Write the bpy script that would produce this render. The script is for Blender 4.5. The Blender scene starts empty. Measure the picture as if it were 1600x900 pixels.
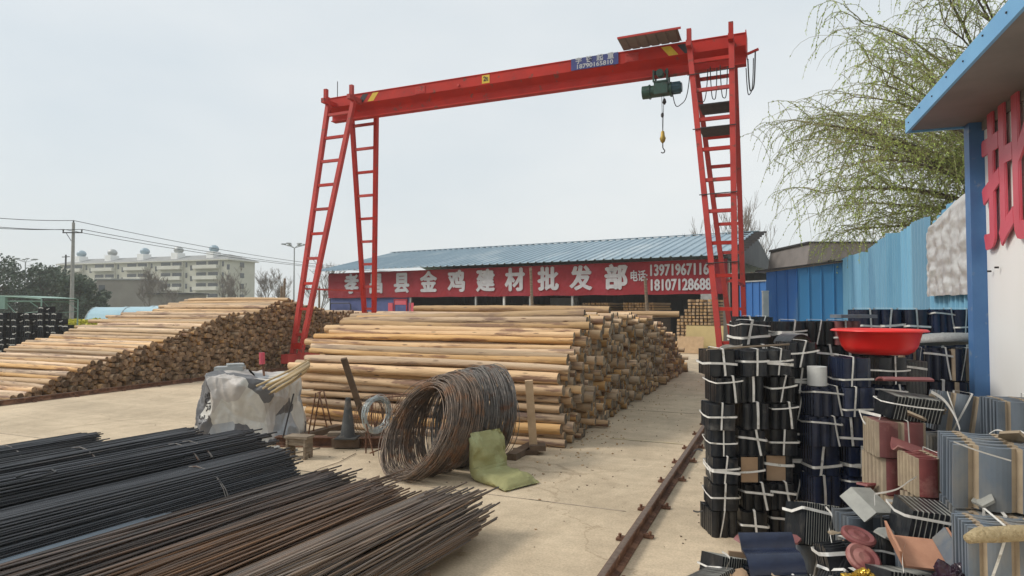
import bpy, math, random
from mathutils import Vector, Matrix, noise
random.seed(7)
R = math.radians
scene = bpy.context.scene
col = scene.collection
# ------------------------------------------------------------------ camera
EYE = 1.65; YAW = R(23.0); PITCH = R(1.83); F = 1000.0
cam_d = bpy.data.cameras.new('camera'); cam_d.sensor_width = 36; cam_d.lens = 22.5
cam_d.clip_start = 0.05; cam_d.clip_end = 3000
cam = bpy.data.objects.new('camera', cam_d); col.objects.link(cam)
cam.location = (0, 0, EYE); cam.rotation_euler = (R(90) + PITCH, 0, YAW)
scene.camera = cam
# ------------------------------------------------------------------ sky and sun (bright overcast)
SUN_EL = R(42); SUN_DIR = Vector((-0.85, -0.42, 0)).normalized()     # where the light comes from
world = bpy.data.worlds.new('World'); scene.world = world; world.use_nodes = True
nt = world.node_tree; nt.nodes.clear()
out = nt.nodes.new('ShaderNodeOutputWorld'); bg = nt.nodes.new('ShaderNodeBackground')
sky = nt.nodes.new('ShaderNodeTexSky'); sky.sky_type = 'NISHITA'; sky.sun_disc = False
sky.sun_elevation = SUN_EL; sky.sun_rotation = math.atan2(SUN_DIR.x, SUN_DIR.y)
sky.air_density = 1.2; sky.dust_density = 4.0; sky.ozone_density = 2.0
tc = nt.nodes.new('ShaderNodeTexCoord'); mp = nt.nodes.new('ShaderNodeMapping'); mp.inputs['Scale'].default_value = (1, 1, 2.6)
nz = nt.nodes.new('ShaderNodeTexNoise'); nz.inputs['Scale'].default_value = 1.3; nz.inputs['Detail'].default_value = 5; nz.inputs['Roughness'].default_value = .5
rp = nt.nodes.new('ShaderNodeValToRGB')
rp.color_ramp.elements[0].position = .3; rp.color_ramp.elements[0].color = (5.2, 5.75, 6.1, 1)
rp.color_ramp.elements[1].position = .72; rp.color_ramp.elements[1].color = (6.9, 7.05, 7.0, 1)
mx = nt.nodes.new('ShaderNodeMix'); mx.data_type = 'RGBA'; mx.inputs['Factor'].default_value = .88
L_ = nt.links.new
L_(tc.outputs['Generated'], mp.inputs['Vector']); L_(mp.outputs['Vector'], nz.inputs['Vector']); L_(nz.outputs['Fac'], rp.inputs['Fac'])
L_(sky.outputs['Color'], mx.inputs[6]); L_(rp.outputs['Color'], mx.inputs[7])
L_(mx.outputs[2], bg.inputs['Color']); L_(bg.outputs['Background'], out.inputs['Surface'])
bg.inputs['Strength'].default_value = 0.098
sd = bpy.data.lights.new('sun', 'SUN'); sd.energy = 1.5; sd.angle = R(14); sd.color = (1, .95, .87)
sun = bpy.data.objects.new('sun', sd); col.objects.link(sun)
sv = Vector((SUN_DIR.x * math.cos(SUN_EL), SUN_DIR.y * math.cos(SUN_EL), math.sin(SUN_EL)))
sun.rotation_euler = sv.to_track_quat('Z', 'Y').to_euler(); sun.location = (-20, -20, 40)
scene.view_settings.view_transform = 'Standard'; scene.view_settings.look = 'None'
scene.view_settings.exposure = 0.48; scene.view_settings.gamma = 1
scene.view_settings.use_curve_mapping = False
scene.render.engine = 'CYCLES'; scene.cycles.use_denoising = True
scene.cycles.volume_bounces = 2; scene.cycles.max_bounces = 6; scene.cycles.diffuse_bounces = 3; scene.cycles.transparent_max_bounces = 8
# ------------------------------------------------------------------ surveying helpers: camera bearings turned into places
RT = Vector((math.cos(YAW), math.sin(YAW), 0)); FW = Vector((-math.sin(YAW), math.cos(YAW), 0))
def _dir(px, py):
    u = (px - 800) / F; v = (450 - py) / F
    h = math.cos(PITCH) - v * math.sin(PITCH); w = math.sin(PITCH) + v * math.cos(PITCH)
    return u / h, w / h
def atD(px, py, D):
    u, w = _dir(px, py); p = RT * (u * D) + FW * D; p.z = EYE + w * D; return p
def atZ(px, py, z):
    u, w = _dir(px, py); return atD(px, py, (z - EYE) / w)
def W(px, D, z=0):
    p = atD(px, 482, D); p.z = z; return p
# ------------------------------------------------------------------ mesh builder
class MB:
    def __init__(s): s.v = []; s.f = []; s.m = []; s.uv = []; s.at = []; s.cm = 0; s.ca = 0.0; s.M = None
    def add(s, vs, fs, uvs=None):
        b = len(s.v)
        if s.M is not None: vs = [s.M @ Vector(q) for q in vs]
        s.v += [tuple(q) for q in vs]
        for i, f in enumerate(fs):
            s.f.append(tuple(b + k for k in f)); s.m.append(s.cm); s.at.append(s.ca)
            s.uv.append(uvs[i] if uvs else None)
        return s
    def box(s, c, size, M=None):
        x, y, z = (q / 2 for q in size)
        vs = [Vector(p) for p in ((-x,-y,-z),(x,-y,-z),(x,y,-z),(-x,y,-z),(-x,-y,z),(x,-y,z),(x,y,z),(-x,y,z))]
        if M is not None: vs = [M @ v for v in vs]
        c = Vector(c)
        return s.add([v + c for v in vs], [(0,3,2,1),(4,5,6,7),(0,1,5,4),(1,2,6,5),(2,3,7,6),(3,0,4,7)])
    def bx(s, x0, x1, y0, y1, z0, z1): return s.box(((x0+x1)/2, (y0+y1)/2, (z0+z1)/2), (abs(x1-x0), abs(y1-y0), abs(z1-z0)))
    def bar(s, p0, p1, w, h, up=(0,0,1)):
        p0 = Vector(p0); p1 = Vector(p1); d = (p1 - p0); L = d.length; d.normalize()
        u = Vector(up); sx = d.cross(u)
        if sx.length < 1e-4: sx = d.cross(Vector((1,0,0)))
        sx.normalize(); u = sx.cross(d)
        vs = []
        for q in (p0, p1):
            for a, b in ((-1,-1),(1,-1),(1,1),(-1,1)): vs.append(q + sx*(a*w/2) + u*(b*h/2))
        return s.add(vs, [(0,1,2,3),(7,6,5,4),(0,4,5,1),(1,5,6,2),(2,6,7,3),(3,7,4,0)])
    def tube(s, pts, r, n=6, caps=True, closed=False):
        pts = [Vector(p) for p in pts]; N = len(pts)
        rr = r if isinstance(r, (list, tuple)) else [r]*N
        t0 = (pts[1]-pts[0]).normalized()
        a = Vector((0,0,1)) if abs(t0.z) < .9 else Vector((1,0,0))
        nrm = t0.cross(a).normalized(); vs = []
        for i, p in enumerate(pts):
            if closed: t = pts[(i+1) % N] - pts[i-1]
            else: t = pts[min(i+1, N-1)] - pts[max(i-1, 0)]
            t.normalize(); nrm = nrm - t*nrm.dot(t)
            if nrm.length < 1e-6: nrm = t.cross(Vector((.3,.5,.8)))
            nrm.normalize(); b = t.cross(nrm)
            for k in range(n):
                an = 2*math.pi*k/n; vs.append(p + (nrm*math.cos(an) + b*math.sin(an))*rr[i])
        fs = []
        for i in range(N if closed else N-1):
            j = (i+1) % N
            for k in range(n): fs.append((i*n+k, i*n+(k+1) % n, j*n+(k+1) % n, j*n+k))
        if caps and not closed:
            fs.append(tuple(range(n-1, -1, -1))); fs.append(tuple((N-1)*n+k for k in range(n)))
        return s.add(vs, fs)
    def cyl(s, c, r, h, n=16, r2=None): return s.tube([Vector(c), Vector(c)+Vector((0,0,h))], [r, r if r2 is None else r2], n)
    def lathe(s, prof, n=24, c=(0,0,0), closed_top=False):
        vs = []; c = Vector(c)
        for r, z in prof:
            for k in range(n):
                a = 2*math.pi*k/n; vs.append(c + Vector((r*math.cos(a), r*math.sin(a), z)))
        fs = []
        for i in range(len(prof)-1):
            for k in range(n): fs.append((i*n+k, i*n+(k+1) % n, (i+1)*n+(k+1) % n, (i+1)*n+k))
        if prof[0][0] > 1e-4: fs.append(tuple(range(n-1, -1, -1)))
        if prof[-1][0] > 1e-4 and closed_top: fs.append(tuple((len(prof)-1)*n+k for k in range(n)))
        return s.add(vs, fs)
    def prism(s, prof, p0, p1, ax, ay):
        """profile (a,b) pairs swept from p0 to p1; ax, ay the profile's axes"""
        p0 = Vector(p0); p1 = Vector(p1); ax = Vector(ax); ay = Vector(ay); n = len(prof)
        vs = [p0 + ax*a + ay*b for a, b in prof] + [p1 + ax*a + ay*b for a, b in prof]
        fs = [(i, (i+1) % n, n+(i+1) % n, n+i) for i in range(n)] + [tuple(range(n-1, -1, -1)), tuple(range(n, 2*n))]
        return s.add(vs, fs)
    def ribbon(s, pts, wv, w, th=.0015):
        pts = [Vector(p) for p in pts]; wv = Vector(wv).normalized(); vs = []
        for p in pts: vs += [p - wv*w/2, p + wv*w/2]
        return s.add(vs, [(2*i, 2*i+1, 2*i+3, 2*i+2) for i in range(len(pts)-1)])
    def grid(s, fn, nu, nv, cu=False):
        vs = [fn(i/nu, j/nv) for i in range(nu+1) for j in range(nv+1)]
        return s.add(vs, [(i*(nv+1)+j, (i+1)*(nv+1)+j, (i+1)*(nv+1)+j+1, i*(nv+1)+j+1) for i in range(nu) for j in range(nv)])
    def build(s, name, mats, parent=None, smooth=False, loc=None):
        me = bpy.data.meshes.new(name); me.from_pydata(s.v, [], s.f)
        if not isinstance(mats, (list, tuple)): mats = [mats]
        for m in mats: me.materials.append(m)
        me.polygons.foreach_set('material_index', s.m)
        if smooth is not False:
            sm = [True]*len(s.f) if smooth is True else [mi in smooth for mi in s.m]
            me.polygons.foreach_set('use_smooth', sm)
        if any(u is not None for u in s.uv):
            ul = me.uv_layers.new(name='UVMap'); fl = []
            for u, f in zip(s.uv, s.f):
                if u is None: fl += [0.0, 0.0]*len(f)
                else:
                    for q in u: fl += [q[0], q[1]]
            ul.data.foreach_set('uv', fl)
        if any(a != 0.0 for a in s.at):
            al = me.attributes.new('rnd', 'FLOAT', 'FACE'); al.data.foreach_set('value', s.at)
        me.update()
        o = bpy.data.objects.new(name, me); col.objects.link(o)
        if parent is not None: o.parent = parent
        if loc is not None: o.location = loc
        return o
def tag(o, label, cat, group=None, kind=None):
    if label: o['label'] = label
    if cat: o['category'] = cat
    if group: o['group'] = group
    if kind: o['kind'] = kind
    elif label: o['kind'] = 'thing'
    return o
def struct(o): o['kind'] = 'structure'; return o
def thing(name, label, cat, loc=(0,0,0), rz=0.0, group=None, rot=None):
    o = bpy.data.objects.new(name, None); col.objects.link(o); o.empty_display_size = .2
    o.location = loc; o.rotation_euler = rot if rot else (0, 0, rz)
    return tag(o, label, cat, group)
KIDS = {}
def kids(o):
    if o.name not in KIDS: KIDS[o.name] = list(o.children)
    return KIDS[o.name]
def dup(root, loc=None, rot=None, label=None, scale=None, group=None):
    r = root.copy(); col.objects.link(r)
    if loc is not None: r.location = loc
    if rot is not None: r.rotation_euler = rot
    if scale is not None: r.scale = scale
    if label: r['label'] = label
    if group: r['group'] = group
    def rec(a, b):
        for ch in kids(a):
            c = ch.copy(); col.objects.link(c); c.parent = b; rec(ch, c)
    rec(root, r)
    return r
ORD = 'bottom second third fourth fifth sixth seventh eighth ninth tenth eleventh twelfth'.split()
ORDN = 'first second third fourth fifth sixth seventh eighth ninth tenth eleventh twelfth thirteenth fourteenth fifteenth sixteenth'.split()
# ------------------------------------------------------------------ materials
def mat(name, c1, c2=None, scale=6.0, rough=.7, metal=0.0, bump=.0, stretch=(1,1,1), c3=None, c3s=1.5, c3t=.55, vary=.0, detail=5, bscale=None, spec=.5, coat=0.0, c3soft=.08):
    """base colour mottled between c1 and c2, patches of c3 (stain, rust, dust), per-object brightness variation"""
    m = bpy.data.materials.new(name); m.use_nodes = True; t = m.node_tree; N = t.nodes.new; L = t.links.new
    b = t.nodes['Principled BSDF']; b.inputs['Roughness'].default_value = rough; b.inputs['Metallic'].default_value = metal
    b.inputs['Specular IOR Level'].default_value = spec
    if coat: b.inputs['Coat Weight'].default_value = coat; b.inputs['Coat Roughness'].default_value = .15
    tc = N('ShaderNodeTexCoord'); oi = N('ShaderNodeObjectInfo'); ad = N('ShaderNodeVectorMath'); ad.operation = 'MULTIPLY_ADD'
    cb = N('ShaderNodeCombineXYZ'); L(oi.outputs['Random'], cb.inputs[0]); L(oi.outputs['Random'], cb.inputs[1]); L(oi.outputs['Random'], cb.inputs[2])
    L(cb.outputs[0], ad.inputs[0]); ad.inputs[1].default_value = (31, 17, 23); L(tc.outputs['Object'], ad.inputs[2])
    mp = N('ShaderNodeMapping'); mp.inputs['Scale'].default_value = stretch; L(ad.outputs[0], mp.inputs['Vector'])
    n1 = N('ShaderNodeTexNoise'); n1.inputs['Scale'].default_value = scale; n1.inputs['Detail'].default_value = detail; n1.inputs['Roughness'].default_value = .6
    L(mp.outputs[0], n1.inputs['Vector'])
    c2 = c2 or tuple(x*.75 for x in c1)
    r1 = N('ShaderNodeValToRGB'); e = r1.color_ramp.elements
    e[0].position = .33; e[0].color = (*c2, 1); e[1].position = .66; e[1].color = (*c1, 1); L(n1.outputs['Fac'], r1.inputs[0])
    cur = r1.outputs[0]
    if c3:
        n2 = N('ShaderNodeTexNoise'); n2.inputs['Scale'].default_value = c3s; n2.inputs['Detail'].default_value = 7; n2.inputs['Roughness'].default_value = .65
        L(mp.outputs[0], n2.inputs['Vector'])
        r2 = N('ShaderNodeValToRGB'); r2.color_ramp.elements[0].position = c3t; r2.color_ramp.elements[1].position = c3t + c3soft; L(n2.outputs['Fac'], r2.inputs[0])
        mx = N('ShaderNodeMix'); mx.data_type = 'RGBA'; L(r2.outputs[0], mx.inputs[0]); L(cur, mx.inputs[6]); mx.inputs[7].default_value = (*c3, 1); cur = mx.outputs[2]
    if vary:
        hv = N('ShaderNodeHueSaturation'); mr = N('ShaderNodeMapRange'); at = N('ShaderNodeAttribute'); at.attribute_name = 'rnd'
        a2 = N('ShaderNodeMath'); L(oi.outputs['Random'], a2.inputs[0]); L(at.outputs['Fac'], a2.inputs[1])
        fr = N('ShaderNodeMath'); fr.operation = 'FRACT'; L(a2.outputs[0], fr.inputs[0])
        mr.inputs[3].default_value = 1-vary; mr.inputs[4].default_value = 1+vary*.7; L(fr.outputs[0], mr.inputs[0]); L(mr.outputs[0], hv.inputs['Value'])
        ms = N('ShaderNodeMath'); ms.operation = 'MULTIPLY'; ms.inputs[1].default_value = 7.3; L(fr.outputs[0], ms.inputs[0])
        f2 = N('ShaderNodeMath'); f2.operation = 'FRACT'; L(ms.outputs[0], f2.inputs[0])
        m3 = N('ShaderNodeMapRange'); m3.inputs[3].default_value = 1-vary*.8; m3.inputs[4].default_value = 1+vary*.3; L(f2.outputs[0], m3.inputs[0]); L(m3.outputs[0], hv.inputs['Saturation'])
        L(cur, hv.inputs['Color']); cur = hv.outputs[0]
    L(cur, b.inputs['Base Color'])
    if bump:
        bm = N('ShaderNodeBump'); bm.inputs['Strength'].default_value = bump; bm.inputs['Distance'].default_value = .02
        if bscale:
            n3 = N('ShaderNodeTexNoise'); n3.inputs['Scale'].default_value = bscale; n3.inputs['Detail'].default_value = 4; L(mp.outputs[0], n3.inputs['Vector']); L(n3.outputs['Fac'], bm.inputs['Height'])
        else: L(n1.outputs['Fac'], bm.inputs['Height'])
        L(bm.outputs[0], b.inputs['Normal'])
    return m
M = {}
M['red'] = mat('red_paint', (.50,.028,.017), (.37,.023,.016), 1.6, .62, spec=.3, bump=.12, bscale=30, c3=(.20,.055,.04), c3s=4.5, c3t=.60, c3soft=.05, vary=.12)
M['dark_steel'] = mat('dark_steel', (.06,.055,.055), (.03,.028,.03), 12, .6, .3)
M['plate_blue'] = mat('blue_plate', (.05,.06,.22), rough=.4); M['white_paint'] = mat('white_paint', (.75,.75,.73), (.62,.62,.60), 8, .6)
M['yellow'] = mat('yellow_paint', (.72,.48,.03), (.6,.4,.03), 10, .5); M['black'] = mat('black_paint', (.02,.02,.02), rough=.5)
M['green_paint'] = mat('dark_green_enamel', (.03,.085,.06), (.02,.055,.04), 14, .45, c3=(.04,.04,.03), c3s=10)
M['cable'] = mat('black_rubber_cable', (.025,.025,.028), rough=.6)
M['brass'] = mat('worn_brass_yellow', (.45,.3,.06), rough=.5, metal=.4)
M['rust'] = mat('rust', (.20,.095,.055), (.10,.05,.033), 18, .85, .2, bump=.3, c3=(.28,.15,.09), c3s=6, c3t=.52)
M['rail_top'] = mat('rail_steel', (.22,.16,.12), (.13,.085,.06), 25, .5, .5)
M['white_text'] = mat('grey_white_lettering', (.50,.50,.52), (.40,.40,.42), 5, .8)
M['banner'] = mat('red_banner_cloth', (.27,.010,.02), (.21,.008,.016), 1.2, .75, bump=.3, c3=(.28,.02,.035), c3s=.5)
M['roof_blue'] = mat('faded_blue_roof_steel', (.30,.40,.46), (.24,.33,.39), 1.5, .45, .1, c3=(.38,.46,.50), c3s=.4, stretch=(1,.3,1))
M['wall_blue'] = mat('purple_blue_wall', (.09,.11,.26), (.06,.08,.20), 2, .8)
M['fence_dark'] = mat('strong_blue_steel', (.03,.15,.42), (.022,.12,.36), 1.2, .5, c3=(.07,.19,.38), c3s=.9, stretch=(1,1,.3))
M['fence_mid'] = mat('mid_blue_steel', (.05,.25,.50), (.04,.21,.44), 1.2, .5, c3=(.10,.29,.46), c3s=.9, stretch=(1,1,.3))
M['fence_pale'] = mat('faded_pale_blue_steel', (.19,.42,.58), (.13,.34,.51), 1.1, .6, c3=(.08,.25,.42), c3s=1.0, c3t=.53, c3soft=.2, stretch=(1,1,.25), vary=.16)
M['foil'] = mat('silver_foil', (.70,.69,.67), (.52,.50,.48), 9, .38, .45, bump=.5)
M['trim_blue'] = mat('blue_trim_paint', (.07,.18,.38), (.05,.14,.32), 3, .5, c3=(.18,.24,.34), c3s=9, c3t=.60)
M['eave_blue'] = mat('sky_blue_flashing', (.17,.42,.68), (.14,.36,.62), 2, .45, c3=(.3,.48,.62), c3s=5, c3t=.64)
M['soffit'] = mat('brown_grey_soffit', (.23,.205,.19), (.18,.16,.15), 2, .8)
M['panel_white'] = mat('cream_white_panel', (.84,.835,.81), (.80,.795,.76), 2, .45, c3=(.64,.62,.57), c3s=1.2, c3t=.62, c3soft=.25, stretch=(1,1,.35))
M['sign_red'] = mat('faded_red_plastic', (.62,.09,.13), (.54,.06,.09), 2.5, .45, c3=(.6,.14,.17), c3s=1.2, c3t=.45, c3soft=.3)
M['sign_red_edge'] = mat('deep_red_plastic', (.42,.02,.035), rough=.45)
M['glazed'] = mat('black_glazed_tile', (.017,.021,.027), (.008,.010,.014), 7, .28, bump=.25, bscale=14, c3=(.11,.10,.088), c3s=6, c3t=.55, c3soft=.25, vary=.5, spec=.4)
M['navy'] = mat('navy_glazed_tile', (.013,.023,.060), (.007,.013,.034), 9, .26, bump=.15, bscale=20, c3=(.09,.09,.10), c3s=3.5, c3t=.62, c3soft=.2, vary=.35)
M['greyblue'] = mat('dusty_slate_tile', (.15,.18,.215), (.085,.11,.14), 6, .6, bump=.3, c3=(.27,.24,.19), c3s=4, c3t=.50, c3soft=.25, vary=.15, stretch=(1,1,.4))
M['maroon'] = mat('maroon_tile', (.24,.065,.06), (.17,.045,.045), 10, .5, bump=.2, c3=(.32,.14,.12), c3s=4, vary=.15)
M['buff'] = mat('buff_unglazed_clay', (.38,.30,.205), (.29,.225,.155), 12, .85, bump=.3, c3=(.30,.23,.17), c3s=3.5, c3t=.58, vary=.1)
M['terracotta'] = mat('pale_terracotta', (.52,.27,.17), (.43,.21,.13), 12, .8, bump=.2)
M['grey_tile'] = mat('grey_tile', (.33,.33,.30), (.26,.26,.24), 12, .7, bump=.2, c3=(.2,.2,.18), c3s=4)
M['card'] = mat('brown_cardboard', (.42,.28,.17), (.35,.23,.14), 8, .9, vary=.08)
M['strap'] = mat('white_packing_strap', (.80,.78,.74), (.62,.60,.55), 20, .6, vary=.15, c3=(.42,.39,.33), c3s=9, c3t=.58)
M['strap_grey'] = mat('grey_packing_strap', (.20,.21,.24), rough=.6)
M['wire'] = mat('rusty_wire', (.25,.185,.14), (.12,.10,.085), 22, .55, .4, c3=(.26,.15,.09), c3s=4, c3t=.52, vary=.35)
M['wire_grey'] = mat('dull_grey_wire', (.25,.225,.20), (.14,.125,.115), 22, .5, .5, c3=(.20,.11,.07), c3s=5, c3t=.55)
M['galv'] = mat('galvanised_wire', (.62,.66,.66), (.45,.5,.5), 20, .4, .5)
M['sack'] = mat('olive_woven_sack', (.34,.33,.15), (.27,.26,.11), 5, .75, bump=.4, bscale=30, c3=(.38,.39,.2), c3s=4)
M['wood_old'] = mat('weathered_wood', (.27,.21,.15), (.17,.13,.09), 6, .9, bump=.4, stretch=(1,1,6), c3=(.33,.28,.22), c3s=3)
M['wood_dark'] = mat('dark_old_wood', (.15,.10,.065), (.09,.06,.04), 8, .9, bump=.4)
M['wood_new'] = mat('sawn_pine', (.50,.33,.17), (.41,.26,.13), 8, .85, bump=.2, vary=.22, stretch=(1,.2,1))
M['ply'] = mat('yellow_plywood', (.55,.43,.2), (.48,.37,.17), 3, .8)
M['bamboo'] = mat('pale_cane', (.58,.43,.22), (.48,.34,.17), 5, .6, vary=.2)
M['plastic_red'] = mat('red_plastic', (.80,.022,.018), (.72,.018,.015), 3, .32, spec=.5)
M['plastic_white'] = mat('white_plastic', (.66,.66,.64), (.58,.58,.56), 6, .5)
M['cone'] = mat('sooty_rubber_cone', (.075,.075,.072), (.04,.04,.04), 9, .8, c3=(.14,.12,.10), c3s=4)
M['concrete_pole'] = mat('pale_concrete', (.36,.34,.31), (.28,.265,.24), 5, .9, bump=.2)
M['cream'] = mat('cream_render', (.54,.52,.43), (.48,.46,.37), .3, .9, c3=(.33,.32,.27), c3s=.15, c3t=.6, c3soft=.2)
M['cream_light'] = mat('pale_cream_render', (.66,.64,.56), (.58,.56,.48), .5, .9)
M['roof_grey'] = mat('grey_roof', (.30,.30,.29), (.25,.25,.24), .5, .9); M['glass'] = mat('dark_window', (.05,.06,.065), (.03,.035,.04), .7, .2)
M['brown_render'] = mat('dull_brown_render', (.27,.24,.20), (.22,.195,.165), .4, .9)
M['tunnel'] = mat('pale_blue_film', (.42,.60,.66), (.34,.52,.60), .6, .4, bump=.2)
M['canopy_green'] = mat('mint_painted_steel', (.28,.42,.35), (.22,.34,.28), 3, .6)
M['galv_steel'] = mat('galvanised_steel', (.42,.43,.42), (.33,.34,.33), 4, .5, .5)
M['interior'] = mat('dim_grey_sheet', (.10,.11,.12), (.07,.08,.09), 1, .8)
M['bark'] = mat('grey_brown_bark', (.13,.105,.08), (.08,.065,.05), 8, .9, bump=.5)
M['bark_pale'] = mat('pale_twig_bark', (.24,.20,.165), (.17,.14,.115), 5, .9)
M['willow_twig'] = mat('willow_twig', (.30,.27,.13), (.20,.17,.085), 2, .8)
M['grass'] = mat('field_grass', (.11,.13,.05), (.16,.14,.08), .08, .95, c3=(.22,.18,.11), c3s=.05, bump=.3)
M['rape'] = mat('yellow_rape_flower', (.62,.55,.04), (.45,.45,.04), 3, .8)
def leafmat(name, c1, c2):
    m = mat(name, c1, c2, .9, .7, vary=.0); b = m.node_tree.nodes['Principled BSDF']
    b.inputs['Transmission Weight'].default_value = 0; return m
M['leaf_dark'] = leafmat('dark_evergreen_leaf', (.085,.115,.07), (.05,.075,.045))
M['leaf_willow'] = leafmat('young_willow_leaf', (.44,.53,.12), (.30,.40,.09))
# log surface and log end
def logmat():
    m = mat('peeled_pine', (.70,.455,.225), (.52,.31,.14), 6, .75, bump=.7, stretch=(.22,1.3,1.3), c3=(.27,.14,.075), c3s=5, c3t=.535, c3soft=.07, vary=.34, bscale=14)
    t = m.node_tree; N = t.nodes.new; L = t.links.new; b = t.nodes['Principled BSDF']
    src = b.inputs['Base Color'].links[0].from_socket
    tc = N('ShaderNodeTexCoord'); vo = N('ShaderNodeTexVoronoi'); vo.inputs['Scale'].default_value = 3.0; mp = N('ShaderNodeMapping'); mp.inputs['Scale'].default_value = (.8,3,3)
    L(tc.outputs['Object'], mp.inputs[0]); L(mp.outputs[0], vo.inputs['Vector'])
    rp = N('ShaderNodeValToRGB'); rp.color_ramp.elements[0].position = .07; rp.color_ramp.elements[0].color = (1,1,1,1); rp.color_ramp.elements[1].position = .13; rp.color_ramp.elements[1].color = (0,0,0,1)
    L(vo.outputs['Distance'], rp.inputs[0]); mx = N('ShaderNodeMix'); mx.data_type = 'RGBA'; L(rp.outputs[0], mx.inputs[0]); L(src, mx.inputs[6]); mx.inputs[7].default_value = (.17,.09,.05,1)
    # weathered grey on some logs
    oi = N('ShaderNodeObjectInfo'); at = N('ShaderNodeAttribute'); at.attribute_name = 'rnd'; a2 = N('ShaderNodeMath'); L(oi.outputs['Random'], a2.inputs[0]); L(at.outputs['Fac'], a2.inputs[1])
    m5 = N('ShaderNodeMath'); m5.operation = 'MULTIPLY'; m5.inputs[1].default_value = 13.7; L(a2.outputs[0], m5.inputs[0]); fr = N('ShaderNodeMath'); fr.operation = 'FRACT'; L(m5.outputs[0], fr.inputs[0])
    mr = N('ShaderNodeMapRange'); mr.inputs[1].default_value = .6; mr.inputs[2].default_value = 1.0; mr.inputs[3].default_value = 0; mr.inputs[4].default_value = .75; L(fr.outputs[0], mr.inputs[0])
    m4 = N('ShaderNodeMix'); m4.data_type = 'RGBA'; L(mr.outputs[0], m4.inputs[0]); L(mx.outputs[2], m4.inputs[6]); m4.inputs[7].default_value = (.40,.31,.215,1)
    L(m4.outputs[2], b.inputs['Base Color']); return m
def endmat(name, ca, cb_):
    m = bpy.data.materials.new(name); m.use_nodes = True; t = m.node_tree; N = t.nodes.new; L = t.links.new; b = t.nodes['Principled BSDF']; b.inputs['Roughness'].default_value = .9
    uv = N('ShaderNodeUVMap'); ln = N('ShaderNodeVectorMath'); ln.operation = 'LENGTH'; L(uv.outputs[0], ln.inputs[0])
    nz = N('ShaderNodeTexNoise'); nz.inputs['Scale'].default_value = 2.5; nz.inputs['Detail'].default_value = 6; tc = N('ShaderNodeTexCoord'); oi = N('ShaderNodeObjectInfo')
    v = N('ShaderNodeVectorMath'); v.operation = 'ADD'; L(tc.outputs['Object'], v.inputs[0]); L(oi.outputs['Random'], v.inputs[1]); sc = N('ShaderNodeVectorMath'); sc.operation = 'SCALE'; sc.inputs[3].default_value = 4; L(v.outputs[0], sc.inputs[0]); L(sc.outputs[0], nz.inputs['Vector'])
    ma = N('ShaderNodeMath'); ma.operation = 'MULTIPLY_ADD'; L(ln.outputs['Value'], ma.inputs[0]); ma.inputs[1].default_value = 34; ms = N('ShaderNodeMath'); ms.operation = 'MULTIPLY'; ms.inputs[1].default_value = 9; L(nz.outputs['Fac'], ms.inputs[0]); L(ms.outputs[0], ma.inputs[2])
    sn = N('ShaderNodeMath'); sn.operation = 'SINE'; L(ma.outputs[0], sn.inputs[0]); mr = N('ShaderNodeMapRange'); mr.inputs[1].default_value = -1; L(sn.outputs[0], mr.inputs[0])
    mx = N('ShaderNodeMix'); mx.data_type = 'RGBA'; L(mr.outputs[0], mx.inputs[0]); mx.inputs[6].default_value = (*ca,1); mx.inputs[7].default_value = (*cb_,1)
    r = N('ShaderNodeValToRGB'); r.color_ramp.elements[0].position = .36; r.color_ramp.elements[0].color = (.42,.40,.38,1); r.color_ramp.elements[1].position = .62; L(nz.outputs['Fac'], r.inputs[0])
    m2 = N('ShaderNodeMix'); m2.data_type = 'RGBA'; m2.blend_type = 'MULTIPLY'; m2.inputs[0].default_value = 1; L(mx.outputs[2], m2.inputs[6]); L(r.outputs[0], m2.inputs[7])
    at = N('ShaderNodeAttribute'); at.attribute_name = 'rnd'; a2 = N('ShaderNodeMath'); L(oi.outputs['Random'], a2.inputs[0]); L(at.outputs['Fac'], a2.inputs[1]); fr = N('ShaderNodeMath'); fr.operation = 'FRACT'; L(a2.outputs[0], fr.inputs[0])
    m6 = N('ShaderNodeMapRange'); m6.inputs[3].default_value = .55; m6.inputs[4].default_value = 1.35; L(fr.outputs[0], m6.inputs[0]); hv = N('ShaderNodeHueSaturation'); L(m6.outputs[0], hv.inputs['Value']); L(m2.outputs[2], hv.inputs['Color'])
    L(hv.outputs[0], b.inputs['Base Color']); return m
M['log'] = logmat(); M['log_end'] = endmat('log_end_grain', (.32,.245,.165), (.24,.18,.12)); M['log_end_brown'] = endmat('brown_log_end_grain', (.37,.24,.14), (.27,.17,.10))
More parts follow.
